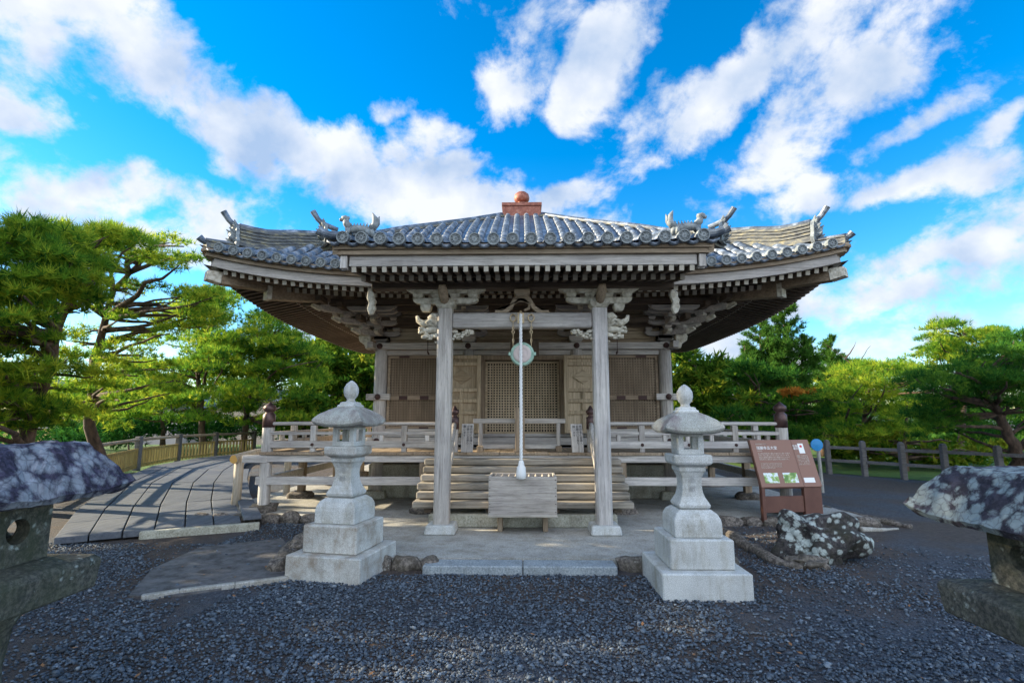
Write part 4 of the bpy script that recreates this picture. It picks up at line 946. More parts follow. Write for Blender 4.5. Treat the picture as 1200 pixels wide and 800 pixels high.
# ---------------------------------------------------------------- granite lanterns
def granite_lantern(label):
    root = empty('stone_lantern', (0, 0, 0), label, 'stone lantern', 0, 'pale granite lanterns flanking the steps')
    def b(mb, name, m='granite', parent=root, bev=.012, **k): return mb.build(name, M[m], parent, bevel=bev, **k)
    for w, z0, z1, nm in ((.43, -.05, .25, 'plinth_slab'), (.315, .252, .535, 'plinth_block')):
        m_ = MB(); m_.sq([(w, z0), (w, z1)]); b(m_, nm, bev=.012)
    m_ = MB(); m_.sq([(.238, .537), (.238, .67), (.232, .71), (.208, .76), (.165, .795)]); b(m_, 'rounded_base', bev=.008)
    m_ = MB(); m_.sq([(.135, .797), (.158, .815), (.162, .84), (.145, .87), (.118, .92), (.104, .98), (.098, 1.05), (.104, 1.11), (.122, 1.16), (.137, 1.18), (.137, 1.22)]); sh = b(m_, 'shaft', bev=.004)
    for i, chh in enumerate(('奉', '献')):
        text_obj('engraved_letter', chh, .075, M['engrave'], sh, (-.038, -.1045 - .002*i, 1.065 - .10*i), (R(90), 0, 0), depth=.0015)
    m_ = MB(); m_.sq([(.14, 1.222), (.195, 1.255), (.195, 1.345)]); b(m_, 'platform')
    m_ = MB(); w, t_ = .132, .058
    for sx_ in (-1, 1):
        for sy_ in (-1, 1): m_.box(min(sx_*w, sx_*(w-t_)), max(sx_*w, sx_*(w-t_)), min(sy_*w, sy_*(w-t_)), max(sy_*w, sy_*(w-t_)), 1.347, 1.555)
    m_.box(-w+.001, w-.001, -w+.001, w-.001, 1.346, 1.40); m_.box(-w+.001, w-.001, -w+.001, w-.001, 1.53, 1.556); b(m_, 'fire_box', bev=.004)
    m_ = MB(); n_ = 9
    # roof: square, concave, eaves lifting at the corners
    rows = [(.285, 1.565), (.303, 1.590), (.292, 1.625), (.245, 1.69), (.18, 1.745), (.112, 1.78)]
    vs = []
    def ringpts(w, z, lift):
        q = []
        for sd in range(4):
            for i in range(n_ - 1):
                t_ = -1 + 2*i/(n_-1); p = (t_*w, -w); 
                for _ in range(sd): p = (-p[1], p[0])
                q.append((p[0], p[1], z + lift * abs(t_)**3))
        return q
    K = 4*(n_-1); allr = [ringpts(w, z, l) for (w, z), l in zip([(.20, 1.557)] + rows, (0, .03, .038, .03, .015, 0, 0))]
    for q in allr: vs += q
    m_.add(vs, [(i*K+j, i*K+(j+1) % K, (i+1)*K+(j+1) % K, (i+1)*K+j) for i in range(len(allr)-1) for j in range(K)] + [tuple(range(K))[::-1], tuple(range((len(allr)-1)*K, len(allr)*K))])
    b(m_, 'cap_roof', 'granite_roof', bev=.004)
    m_ = MB(); m_.sq([(.11, 1.776), (.11, 1.80), (.088, 1.81), (.088, 1.83), (.065, 1.84)]); b(m_, 'finial_base', bev=.006)
    m_ = MB(); m_.lathe([(.06, 1.84), (.045, 1.86), (.048, 1.875), (.073, 1.905), (.085, 1.95), (.082, 2.0), (.058, 2.045), (.03, 2.07), (.008, 2.085)], n=20); b(m_, 'finial', bev=0, smooth=True)
    return root
ln = granite_lantern('pale granite lantern right of the steps, near the information sign, clean and square to view')
ln2 = copy_tree(ln); ln2['label'] = 'pale granite lantern left of the steps, turned slightly, near the boardwalk'
ln.location = (1.765, 5.63, 0)
ln2.location = (-2.05, 6.12, 0); ln2.rotation_euler = (0, 0, R(-11)); ln2.scale = (1.03, 1.03, 1.04)
for o in ln2.children:
    if o.name.startswith(('plinth_slab', 'plinth_block', 'platform')): o.material_slots[0].link = 'OBJECT'; o.material_slots[0].material = M['granite_stained']

# old dark lanterns at the frame edges
def old_lantern(label, m_cap, x, y, sx_, dz):
    root = empty('old_stone_lantern', (x, y, 0), label, 'stone lantern', 0)
    m_ = MB(); m_.sq([(.34, -.05), (.34, .10), (.24, .18)]); m_.build('base', M['darkstone'], root, bevel=.015)
    m_ = MB(); m_.lathe([(.20, .18), (.16, .27), (.14, .5), (.16, .68), (.22, .79+dz)], n=20); m_.build('shaft', M['darkstone'], root, smooth=True)
    m_ = MB(); m_.sq([(.24, .77+dz), (.335, .805+dz), (.35, .95+dz), (.325, .975+dz), (.22, 1.0+dz)]); m_.build('platform', M['darkstone'], root, bevel=.008)
    # fire box with round windows in its sides
    fb_ = MB(); w = .18; z0, z1 = 1.0+dz, 1.32+dz; zc = (z0+z1)/2
    for sd in range(4):
        k = len(fb_.v); nn = 24; sq_ = []; ci = []
        for i in range(nn):
            a = 2*math.pi*i/nn + math.pi/4; c, s = math.cos(a), math.sin(a); q = max(abs(c), abs(s)); sq_.append((c/q*w, s/q*(z1-z0)/2)); ci.append((c*.062, s*.062))
        for lst, o in ((sq_, -w), (ci, -w), (ci, -w+.07), (sq_, -w+.07)):
            for a, b in lst:
                if o > -w and lst is sq_: a *= .66
                p = (a, o)
                for _ in range(sd): p = (-p[1], p[0])
                fb_.v.append((p[0], p[1], zc+b))
        for L0, L1 in ((0, 1), (1, 2), (2, 3)):
            for i in range(nn): fb_.f.append((k+L0*nn+i, k+L0*nn+(i+1) % nn, k+L1*nn+(i+1) % nn, k+L1*nn+i))
    o = fb_.build('fire_box', M['darkstone'], root)
    m_ = MB(); bm = bmesh.new()
    prof = [(.30, 1.295), (.41, 1.305), (.43, 1.335), (.385, 1.42), (.32, 1.51), (.275, 1.57), (.25, 1.585)]
    vs = []; nn = 30; K = 4*nn; pr0 = [(.2, 1.30)] + prof; prof2 = []
    for (a_, c_) in zip(pr0, pr0[1:]):
        for q in range(4): prof2.append((a_[0] + (c_[0]-a_[0])*q/4, a_[1] + (c_[1]-a_[1])*q/4))
    prof2.append(pr0[-1])
    for (w, z) in prof2:
        for sd in range(4):
            for i in range(nn):
                t_ = -1 + 2*i/nn; p = (t_*w, -w)
                for _ in range(sd): p = (-p[1], p[0])
                v_ = Vector((p[0]*4+x, p[1]*4, z*4)); nz = mnoise.noise(v_) * .02 + mnoise.noise(v_*3.3) * .016 + abs(mnoise.noise(v_*9)) * .016
                vs.append((p[0]*(1+nz), p[1]*(1+nz), z + dz + nz*.7 + .03*abs(t_)**4*(w > .4)))
    R_ = len(prof2)
    m_.add(vs, [(i*K+j, i*K+(j+1) % K, (i+1)*K+(j+1) % K, (i+1)*K+j) for i in range(R_-1) for j in range(K)] + [tuple(range(K))[::-1], tuple(range((R_-1)*K, R_*K))])
    m_.build('cap_roof', M[m_cap], root)
    return root
old_lantern('dark old lantern with a purple slate cap at the left edge, before the boardwalk', 'capstone', -2.70, 2.62, 1, 0.0)
old_lantern('dark old lantern at the right edge, its cap crusted with pale lichen', 'lichencap', 2.65, 2.72, -1, -.13)

# ---------------------------------------------------------------- things round the steps
root = empty('offering_box', (0.0, 7.78, .10), 'grey wooden slatted offering box on two legs in front of the steps', 'box')
def b(mb, name, m, parent=None, bev=.006, **k): return mb.build(name, M[m], parent or root, bevel=bev, off=(0, 0, 0), **k)
m_ = MB(); w, d = .485, .28; z0, z1 = .25, .80
m_.box(-w, w, -d, -d+.035, z0, z1); m_.box(-w, w, d-.035, d, z0, z1); m_.box(-w, -w+.035, -d+.037, d-.037, z0, z1); m_.box(w-.035, w, -d+.037, d-.037, z0, z1); m_.box(-w+.036, w-.036, -d+.036, d-.036, z0+.002, z0+.03)
b(m_, 'box_body', 'palex')
m_ = MB()
for i in range(9): x_ = -.40 + .1*i; m_.prism([(-.022, 0), (.022, 0), (0, .035)], (x_, 0, z1-.045), (1,0,0), (0,0,1), (0,1,0), 2*d-.072)
b(m_, 'top_slat', 'palex')
m_ = MB(); m_.box(-w-.01, w+.01, -d-.012, -d-.001, z0-.01, z0+.02); b(m_, 'bottom_trim', 'deck')
for x_ in (-.33, .33):
    m_ = MB(); m_.box(x_-.035, x_+.035, -d+.22, d-.02, 0, z0-.012); b(m_, 'leg', 'woodz')
m_ = MB()
for s_ in (-1, 1):
    for i in range(5): m_.box(s_*(w-.018)-.009, s_*(w-.018)+.009, -d-.004, -d-.0005, z0+.06+i*.11, z0+.068+i*.11)
b(m_, 'nail', 'iron', bev=0)

# gong, chains and rope hanging from the porch beam
root = empty('temple_gong', (.0, 7.55, 2.66), 'round green bronze gong hanging on two chains from the porch beam', 'gong')
m_ = MB(); m_.lathe([(.02, .075), (.13, .07), (.165, .045), (.18, 0), (.172, -.03), (.15, -.05), (.15, -.045), (.138, -.055)], (0, 0, 0), 32, 'y'); b(m_, 'gong_body', 'verdigris', bev=0, smooth=True)
m_ = MB(); m_.lathe([(.135, -.05), (.13, -.062), (.085, -.066), (.08, -.062), (.055, -.07), (.01, -.075)], (0, 0, 0), 28, 'y'); b(m_, 'gong_face', 'gongface', bev=0, smooth=True)
m_ = MB()
for s_ in (-1, 1): m_.box(s_*.185-.02, s_*.185+.02, -.025, .025, -.02, .03)
b(m_, 'ear', 'verdigris')
for s_ in (-1, 1):
    m_ = MB(); cx = s_*.135
    def ringt(cz, rx, rz, r, n=14, flip=False): 
        m_.tube([(cx + (0 if flip else rx*math.cos(2*math.pi*i/n)), (rx*math.cos(2*math.pi*i/n) if flip else 0), cz + rz*math.sin(2*math.pi*i/n)) for i in range(n+1)], r, 6, False)
    ringt(.55, .045, .055, .011); ringt(.455, .010, .045, .006, flip=True); ringt(.39, .012, .03, .006); ringt(.335, .020, .022, .007); ringt(.275, .009, .042, .006, flip=True); ringt(.205, .010, .035, .006); ringt(.15, .009, .03, .006, flip=True)
    m_.tube([(cx, 0, .60), (cx, .04, .61)], .008, 6)
    b(m_, 'chain', 'brass', bev=0, smooth=True)
root = empty('bell_rope', (-.02, 7.41, .95), 'long white twisted rope with thick tassel hanging before the gong above the offering box', 'rope')
m_ = MB(); n_ = 150; z1_, z0_ = 2.30, .18
for s in range(3):
    m_.tube([(.012*math.cos(i*.55 + s*2.094), .012*math.sin(i*.55 + s*2.094), z0_ + (z1_-z0_)*i/n_) for i in range(n_+1)], .0125, 6)
b(m_, 'rope_cord', 'rope', bev=0, smooth=True)
m_ = MB(); m_.lathe([(.03, .18), (.04, .15), (.042, .12), (.062, .09), (.07, .0), (.066, -.06), (.04, -.075)], (0, 0, 0), 16); b(m_, 'tassel', 'rope', bev=0, smooth=True)
m_ = MB(); m_.tube([(0, .0, 2.30), (0, .05, 2.33), (0, .15, 2.33)], .025, 8); m_.box(-.05, .05, .14, .175, 2.18, 2.34); b(m_, 'rope_hook', 'brass', bev=0)

# low barrier on the veranda and the post behind it
root = empty('wooden_barrier', (-.04, 9.45, FL), 'low pale wooden barrier of two rails on the veranda in front of the lattice doors', 'barrier')
m_ = MB(); m_.box(-.86, .82, -.035, .035, .50, .585); b(m_, 'top_rail', 'palex')
m_ = MB(); m_.box(-.70, .68, -.03, .03, .05, .12); b(m_, 'bottom_rail', 'palex')
for x_ in (-.72, .69):
    m_ = MB(); m_.box(x_-.035, x_+.035, -.035, .035, .10, .50); b(m_, 'upright', 'palez')
    m_ = MB(); m_.box(x_-.055, x_+.055, -.13, .13, 0, .10); b(m_, 'foot', 'logend' if False else 'woodz')
root = empty('standing_board', (-.045, 9.30, FL), 'narrow brown upright board standing before the barrier behind the white rope', 'board')
m_ = MB(); m_.box(-.085, .085, -.02, .02, .0, .78); b(m_, 'board', 'woodz')
m_ = MB(); m_.box(-.12, .12, -.06, .06, .0, .03); b(m_, 'foot', 'woodz')
def notice(x, rz, tilt, label):
    root = empty('notice_board', (x, 9.17, FL), label, 'notice board', rz, 'white notice boards leaning at the stair head')
    m_ = MB(); m_.box(-.105, .105, -.012, .012, 0, .50); o = m_.build('board', M['palez'], root, bevel=.004); o.rotation_euler = (tilt, 0, 0)
    for i, tx in enumerate(('参拝者の皆様へ', 'お静かにお参り', '願います')):
        text_obj('handwriting', list(tx), .052, M['ink'], o, (.045 - .06*i, -.0135, .43), (R(90), 0, 0), vertical=True, ls=.95 if i < 2 else 1.0, depth=.0008)
notice(-.98, R(-4), R(-9), 'pale notice board of vertical black writing leaning by the left stair post')
notice(.97, R(8), R(-12), 'pale notice board of vertical black writing leaning by the right stair post')

# information sign
A = gz(896, 614); B_ = gz(966, 603); 
root = empty('information_sign', (A.x, A.y, 0), 'brown metal information sign with sloping text panel and two small landscape pictures', 'sign', math.atan2((B_-A).y, (B_-A).x) * .25)
root.location.y -= .12; root.location.x -= .05
wd = 1.02; c1 = .71
def panel_pt(x, s, o=0): # s up the slope 0..1
    return Vector((x, 0, 0)) 
m_ = MB()
m_.box(-.03, .03, -.03, .05, -.05, .62); m_.box(.03, c1-.002, -.01, .03, .20, .46); m_.box(c1, wd, -.03, .05, .12, .62)
b(m_, 'stand', 'signbrown')
ph = .80; tl = R(-22)
pan = MB(); pan.box(-.035, wd+.01, -.02, .02, 0, ph); po = b(pan, 'panel', 'signpanel'); po.location = (0, -.03, .60); po.rotation_euler = (tl*.9, 0, 0)
# the panel leans: top away from the reader; it also shears left in view because it stands left of its foot
m_ = MB(); m_.box(-.035, wd+.01, .022, .05, -.01, ph+.01); m_.box(c1-.005, c1+.003, -.024, -.021, 0, ph)
q = b(m_, 'panel_frame', 'signbrown', po)
q = text_obj('title', '瑞巌寺五大堂', .062, M['white'], po, (.05, -.0215, ph-.165), (R(90), 0, 0))
q = text_obj('title_reading', 'Godaido', .026, M['cream'], po, (.05, -.0215, ph-.20), (R(90), 0, 0)); q.scale.x = 1.0
text_obj('heading', '国指定重要文化財', .024, M['cream'], po, (.05, -.0215, ph-.085), (R(90), 0, 0))
body = '五大堂は松島湾に臨む小島の上に建つお堂で\n大同二年に建立されたと伝えられています。\n現在の建物は慶長九年に再建されたもので\n東北地方に現存する最古の桃山建築です。'
text_obj('body_text', body, .029, M['cream'], po, (.05, -.0215, ph-.25), (R(90), 0, 0), ls=1.15)
text_obj('english_text', 'This hall stands on a small islet facing the bay and\nwas rebuilt in the early seventeenth century. It is\nthe oldest building of its style in the region and\nhouses five wooden statues shown to the public\nonce in every thirty-three years.', .019, M['cream'], po, (.05, -.0215, ph-.41), (R(90), 0, 0), ls=1.05)
for x_, nm in ((.05, 'left'), (.39, 'right')):
    m_ = MB(); m_.box(x_, x_+.25, -.0225, -.0205, .07, .235); o = b(m_, 'landscape_picture', 'photo1', po, 0)
m_ = MB(); m_.box(.74+.07, .74+.17, -.0225, -.0205, ph-.24, ph-.07); o = b(m_, 'emblem_sticker', 'white', po, 0)
m_ = MB(); m_.lathe([(.022, -.0228), (.022, -.0236)], (.86, 0, ph-.12), 16, 'y'); b(m_, 'red_emblem', 'red', po, 0)
text_obj('side_heading', '松島\n案内', .045, M['white'], po, (.715, -.0215, ph-.13), (R(90), 0, 0))
text_obj('side_text', '\n'.join(['松島町では歴史的な', '景観を守るために島', 'の中での喫煙や飲食', 'を禁じています皆様', 'のご協力をお願い致', 'します。案内所まで', 'お問い合わせ下さい']), .022, M['cream'], po, (.74, -.0215, ph-.29), (R(90), 0, 0), ls=1.1)
m_ = MB(); m_.box(.74, .93, -.0225, -.0205, .07, .15); b(m_, 'white_label', 'white', po, 0)

# blue round lamp-like disc sign behind the sign, red cone-ish marker on the veranda
p = at(957, 521, 12.5); root = empty('round_sign', (p.x, p.y, 0), 'blue round disc on a pale pole beyond the information sign', 'sign')
m_ = MB(); m_.tube([(0.06, .03, 0), (0.04, .03, p.z)], .04, 10); b(m_, 'pole', 'concrete', bev=0)
m_ = MB(); m_.lathe([(.02, .02), (.14, .015), (.14, -.015), (.02, -.03)], (0, 0, p.z), 24, 'y'); b(m_, 'disc', 'bluedisc', bev=0)

# ---------------------------------------------------------------- boardwalk, fences
L0 = [gz(*q, .1) for q in ((62, 632), (88, 600), (130, 566), (180, 546), (230, 537), (300, 530))]
R0 = [gz(*q, .1) for q in ((283, 612), (275, 585), (275, 566), (280, 553), (288, 543), (308, 534))]
mb = MB(); NB = 6
for i in range(len(L0)-1):
    for j in range(NB):
        def q(i_, t): return L0[i_].lerp(R0[i_], t)
        # split each span lengthwise at an offset so the joints do not line up
        g_ = .008
        for (s0, s1) in ((0, .5), (.5, 1)):
            a0 = q(i, j/NB + g_/2).lerp(q(i+1, j/NB + g_/2), s0 + .004); a1 = q(i, (j+1)/NB - g_/2).lerp(q(i+1, (j+1)/NB - g_/2), s0 + .004)
            b0 = q(i, j/NB + g_/2).lerp(q(i+1, j/NB + g_/2), s1 - .004); b1 = q(i, (j+1)/NB - g_/2).lerp(q(i+1, (j+1)/NB - g_/2), s1 - .004)
            top = [Vector(v) for v in (a0, a1, b1, b0)]
            dz = ((i*7+j*3) % 5) * .002
            for v in top: v.z = .12 + dz
            bot = [v - Vector((0, 0, .09)) for v in top]
            mb.add(top + bot, [(0,1,2,3), (7,6,5,4), (0,4,5,1), (1,5,6,2), (2,6,7,3), (3,7,4,0)])
o = mb.build('boardwalk', M['plank'], None, bevel=.006); tag(o, kind='structure')
mb = MB(); a, c = R0[0], L0[0]; u = (c-a).normalized(); nrm = Vector((-u.y, u.x, 0))
mb.beam(a + Vector((.30, -.02, -.06)), a + u*1.3 + Vector((0,0,-.06)), .12, .14); o = mb.build('kerb', M['foundation'], None, bevel=.01); tag(o, kind='structure')
mb = MB()
for i in range(3): mb.beam(R0[i] + Vector((.17, 0, .07)), R0[i+1] + Vector((.17, 0, .07)), .26, .06)
o = mb.build('kerb', M['plank'], None, bevel=.01); tag(o, kind='structure')

# picket fence along the path
root = empty('picket_fence', (L0[1].x, L0[1].y, 0), 'low fence of yellowed slim pickets and a round top rail curving beside the boardwalk', 'fence')
fo = tuple(root.location)
posts = [at(*q) for q in ((70, 548, 9.5), (130, 520, 11.5), (178, 515, 13.6), (215, 512, 15.6), (255, 509, 17.6), (290, 508, 19.6))]
F = [Vector((p.x - .15, p.y, .1)) for p in (gz(60, 590, .1), gz(112, 566, .1), gz(165, 548, .1), gz(212, 539, .1), gz(255, 534, .1), gz(300, 530, .1))]
rail = MB(); rail.tube([f_ + Vector((0, 0, .92)) for f_ in F], .05, 8); rail.build('top_rail', M['woodx'], root, off=fo, smooth=True)
rail = MB()
for z in (.10, .60):
    for a, c in zip(F, F[1:]): rail.beam(a + Vector((0,0,z)), c + Vector((0,0,z)), .05, .07)
rail.build('picket_rail', M['bamboo'], root, off=fo)
for f_ in F:
    q = MB(); q.box(f_.x-.09, f_.x+.09, f_.y-.09, f_.y+.09, 0, 1.12); q.build('post', M['fence'], root, off=fo, bevel=.02)
allp = []
for a, c in zip(F, F[1:]):
    n_ = max(1, int((c-a).length / .19)); allp += [a.lerp(c, (i+.5)/n_) for i in range(n_)]
for f_ in allp[:95]:
    q = MB(); q.box(f_.x-.035, f_.x+.035, f_.y-.02, f_.y+.02, .1, .74); q.build('picket', M['bamboo'], root, off=fo)
# log railing by the veranda corner
a = gz(276, 592, .1)
root = empty('log_railing', (a.x, a.y, .1), 'peeling log handrail with a bright cut end, beside the left veranda corner', 'railing')
q = MB(); q.tube([(0, 0, -.1), (.01, 0, .4), (0, .01, .82)], [.085, .08, .085], 10); q.build('post', M['log'], root, smooth=True)
q = MB(); q.tube([(-.03, -.12, .86), (.1, .4, .93), (.25, 1.4, .95), (.3, 2.6, .9)], [.09, .09, .085, .08], 12); lo = q.build('rail', M['log'], root, smooth=False)
q = MB(); q.lathe([(.075, -.001), (.075, -.012)], (-.03, -.125, .86), 16, 'y'); q.build('cut_end', M['logend'], lo)
q = MB(); q.tube([(.27, 1.5, -.1), (.27, 1.5, .9)], .07, 10); q.build('post', M['log'], root)

# far fence on the right, grass verge behind
fp = [gz(x, y) for x, y in ((925, 549), (972, 555), (1014, 558), (1060, 562), (1110, 566), (1175, 572), (1260, 580))]
root = empty('post_and_rail_fence', tuple(fp[0]), 'dark grey post and rail fence across the far right of the yard', 'fence')
fo = tuple(root.location); q = MB()
for z in (.42, .82):
    for a, c in zip(fp, fp[1:]): q.beam(a + Vector((0,0,z)), c + Vector((0,0,z)), .05, .085)
q.build('rail', M['fence'], root, off=fo)
for f_ in fp:
    q = MB(); q.box(f_.x-.07, f_.x+.07, f_.y-.07, f_.y+.07, -.1, 1.0); q.frus((f_.x, f_.y, 1.001), .14, .08, .05); q.build('post', M['fence'], root, off=fo, bevel=.015)
e = [(p.x, p.y + .25) for p in fp]; e2 = [(40, fp[-1].y + 3), (40, 34), (e[0][0]-4, 34), (e[0][0]-4, e[0][1]+1)]
sheet('lawn', e + e2, .012, M['grass'])
sheet('lawn', [(-40, 12), (-13, 11), (-12.5, 16), (-11, 24), (-9, 34), (-40, 34)], .012, M['grass'])

lv = MB(); rnd = random.Random(77)
for i in range(260):
    x = rnd.uniform(-5.5, 5); y = rnd.uniform(3.2, 8.5)
    if abs(x) < 2.6 and y > 5.9: continue
    a = rnd.uniform(0, 6.28); l = rnd.uniform(.012, .028); u = Vector((math.cos(a), math.sin(a), rnd.uniform(-.2, .4))).normalized() * l; v = Vector((-math.sin(a), math.cos(a), rnd.uniform(-.2, .2))) * l * .5
    c = Vector((x, y, .032)); lv.add([c-u, c-v, c+u, c+v, c + Vector((0,0,-.003))], [(0,1,2,3), (0,1,4), (1,2,4), (2,3,4), (3,0,4)])
M['deadleaf'] = mat('fallen_leaf', (0.28, 0.13, 0.05), 0.8)
o = lv.build('fallen_leaves', M['deadleaf'], None); tag(o, 'tiny brown fallen leaves scattered over the gravel yard', kind='stuff')

# ---------------------------------------------------------------- trees
def tufts(P_, D_, k, ln, wd, spread, rg, tint):
    n = len(P_)
    d = D_[:, None, :] + rg.normal(0, spread, (n, k, 3)); d /= np.linalg.norm(d, axis=2, keepdims=True) + 1e-9
    s = np.cross(d, rg.normal(0, 1, (n, k, 3))); s /= np.linalg.norm(s, axis=2, keepdims=True) + 1e-9
    l = ln * rg.uniform(.6, 1.25, (n, k, 1)); base_ = P_[:, None, :] + d * l * .05
    a = base_ - s * wd/2; b_ = base_ + s * wd/2; c = base_ + d * l
    V = np.stack([a, b_, c], 2).reshape(-1, 3); t = np.repeat(tint, k*3)
    return V, t
def crown_mesh(name, pads, rg, per, k, ln, wd, spread=.55, up=.8, flat=True):
    Vs = []; ts = []
    for (c, r, tb) in pads:
        n = max(12, int(per * r[0] * r[1]))
        u = rg.uniform(0, 2*np.pi, n); q = rg.random(n) ** .6; h = rg.uniform(-1, 1, n)
        if flat:
            x = np.cos(u)*q; y = np.sin(u)*q; z = np.sqrt(np.clip(1-q*q, 0, 1)) * rg.uniform(-.25, 1, n)
        else:
            v = rg.normal(0, 1, (n, 3)); v /= np.linalg.norm(v, axis=1, keepdims=True); v *= rg.uniform(.45, 1.05, (n, 1)); x, y, z = v.T
        wob = 1 + .25*np.sin(u*3 + c[0]*5) + .15*np.sin(u*7 + c[2]*9)
        P_ = np.stack([c[0] + x*r[0]*wob, c[1] + y*r[1]*wob, c[2] + z*r[2] + rg.normal(0, .12*r[2], n)], 1)
        D_ = np.stack([x*.7, y*.7, np.full(n, up) + z*.3], 1) if flat else np.stack([x, y, z*.7 + up*.5], 1)
        t = np.clip(tb + rg.normal(0, .26, n), 0, 1)
        V, t = tufts(P_, D_, k, ln, wd, spread, rg, t); Vs.append(V); ts.append(t)
    V = np.concatenate(Vs); t = np.concatenate(ts); F = np.arange(len(V)).reshape(-1, 3)
    return mesh_np(name, V, F, t)
def limb(mb, a, b_, r0, r1, rnd, sag=.12, n=6, seg=7):
    a, b_ = Vector(a), Vector(b_); Ln = (b_-a).length; pts = []
    o1 = Vector((rnd.uniform(-1,1), rnd.uniform(-1,1), rnd.uniform(-.6,.9))) * Ln * sag
    for i in range(n+1):
        t = i/n; p = a.lerp(b_, t) + o1 * math.sin(math.pi*t) + Vector((rnd.uniform(-1,1), rnd.uniform(-1,1), rnd.uniform(-1,1))) * Ln * .02 * (0 < i < n); pts.append(p)
    mb.tube(pts, [r0 + (r1-r0)*i/n for i in range(n+1)], seg); return pts
NTR = 0
def pine(name, label, trunk, envs, seed, m='needle', group=None, padpx=(16, 34), per=900, k=8, ln=.16, wd=.012, tb=.5, flat=.42, cat='tree', r=.16, flatpads=True, spread=.55, thick=.8, limbs=True, rangeY=.10):
    """trunk: list of (px, py, Y) from foot to top; envs: (px, py, Y, rx px, ry px, pads)"""
    rnd = random.Random(seed); rg = np.random.default_rng(seed)
    T = [at(*p) for p in trunk]; T[0].z = -.1 if T[0].y < 30 else -2.3
    root = empty(name, tuple(T[0]), label, cat, 0, group); off = tuple(T[0])
    pads = []; cs = []
    for (px, py, Y, rx, ry, npd) in envs:
        for i in range(int(npd * 1.4)):
            a = rnd.uniform(0, 2*math.pi); q = rnd.random() ** .5
            x = px + rx*q*math.cos(a); y = py + ry*q*math.sin(a); YY = Y * (1 + rnd.uniform(-rangeY, rangeY))
            c = at(x, y, YY); s = mpp(c); w = rnd.uniform(*padpx) * s
            pads.append(((c.x-off[0], c.y-off[1], c.z-off[2]), (w, w*thick, w*flat*rnd.uniform(.8, 1.3)), tb + rnd.uniform(-.22, .22))); cs.append(c)
    me = crown_mesh(name + '_crown', pads, rg, per, k, ln, wd, spread, flat=flatpads)
    link_mesh(me, 'crown', M[m], root)
    mb = MB(); pts = []
    for i in range(len(T)-1):
        for j in range(5): pts.append(T[i].lerp(T[i+1], j/5) + Vector((rnd.uniform(-1,1), rnd.uniform(-1,1), 0)) * r * .25 * (i+j > 0))
    pts.append(T[-1]); nn = len(pts)
    mb.tube(pts, [r * (1.25 if i == 0 else 1) * (1 - .78 * i/(nn-1)) for i in range(nn)], 9)
    mb.build('trunk', M['bark'], root, off=off, smooth=True)
    if limbs:
        mb = MB(); tp = pts[nn//4:]
        for c in cs:
            if rnd.random() < .55:
                lo = [p for p in tp if p.z < c.z + .2] or [tp[0]]
                p = min(lo, key=lambda p: (p-c).length * rnd.uniform(.8, 1.3)); d_ = (p-c).length
                limb(mb, p, c - Vector((0, 0, .05)), min(r*.5, .02 + .018*d_), .012, rnd, .10)
        if mb.v: mb.build('branches', M['bark'], root, off=off, smooth=True)
    return root
GL = 'pines beside the boardwalk'; GR = 'trees beyond the yard fence'
# left side
pine('pine_tree', 'large near pine at the left edge with long bright needles and a broad arching crown', [(22, 700, 9.5), (30, 500, 9.2), (62, 420, 9.0), (80, 330, 8.8)],
     [(50, 305, 7.6, 80, 34, 20), (-10, 345, 7.4, 60, 50, 14), (60, 350, 8, 60, 30, 9), (15, 405, 8.2, 60, 40, 12), (110, 290, 8.8, 60, 24, 13), (45, 285, 7.8, 60, 18, 8), (0, 470, 8.5, 90, 38, 16), (70, 455, 9.5, 50, 40, 9), (-70, 400, 7.5, 50, 110, 18)], 1, padpx=(15, 30), per=560, k=12, ln=.17, wd=.016, tb=.55, spread=.8, r=.17, group=GL)
pine('pine_tree', 'leaning pine whose thin crown arches toward the roof corner, sky showing through', [(130, 600, 12.5), (105, 500, 12.3), (110, 420, 12), (135, 340, 11.8), (180, 290, 11.6)],
     [(150, 290, 11.2, 70, 14, 16), (205, 306, 11.4, 34, 12, 9), (225, 345, 11.5, 28, 12, 7), (240, 375, 11.5, 26, 12, 8), (95, 340, 11.5, 45, 22, 7), (150, 350, 12, 40, 24, 5), (185, 385, 12, 36, 12, 5), (120, 400, 12, 40, 20, 7), (160, 440, 12, 60, 26, 14), (120, 480, 12, 70, 26, 9), (70, 285, 11, 40, 14, 7)], 2, padpx=(9, 19), per=560, spread=.8, k=9, ln=.14, wd=.017, tb=.6, r=.15, group=GL)
pine('pine_tree', 'upright pine behind the picket fence, left of the rounded pine by the veranda', [(238, 537, 24), (236, 480, 24), (232, 420, 24), (240, 350, 24)],
     [(235, 375, 23, 40, 20, 14), (262, 350, 23, 24, 10, 5), (215, 420, 23, 60, 24, 18), (180, 450, 23, 40, 20, 10), (235, 475, 23, 70, 22, 13), (190, 490, 23, 50, 24, 9), (260, 410, 23, 30, 20, 7)], 3, padpx=(12, 25), per=190, k=8, ln=.24, wd=.028, tb=.52, r=.17, group=GL)
pine('pine_tree', 'rounded pine with layered pads and a forked reddish trunk just left of the veranda corner', [(284, 537, 25), (290, 480, 25), (300, 430, 25), (315, 370, 25)],
     [(325, 375, 24, 40, 10, 8), (310, 395, 24, 50, 14, 11), (345, 425, 24, 35, 22, 12), (300, 425, 24, 62, 18, 16), (320, 455, 24, 60, 18, 14), (310, 485, 24, 55, 16, 9), (350, 410, 24, 20, 12, 5)], 4, padpx=(12, 26), per=190, k=8, ln=.24, wd=.028, tb=.45, m='needle', r=.17, group=GL)
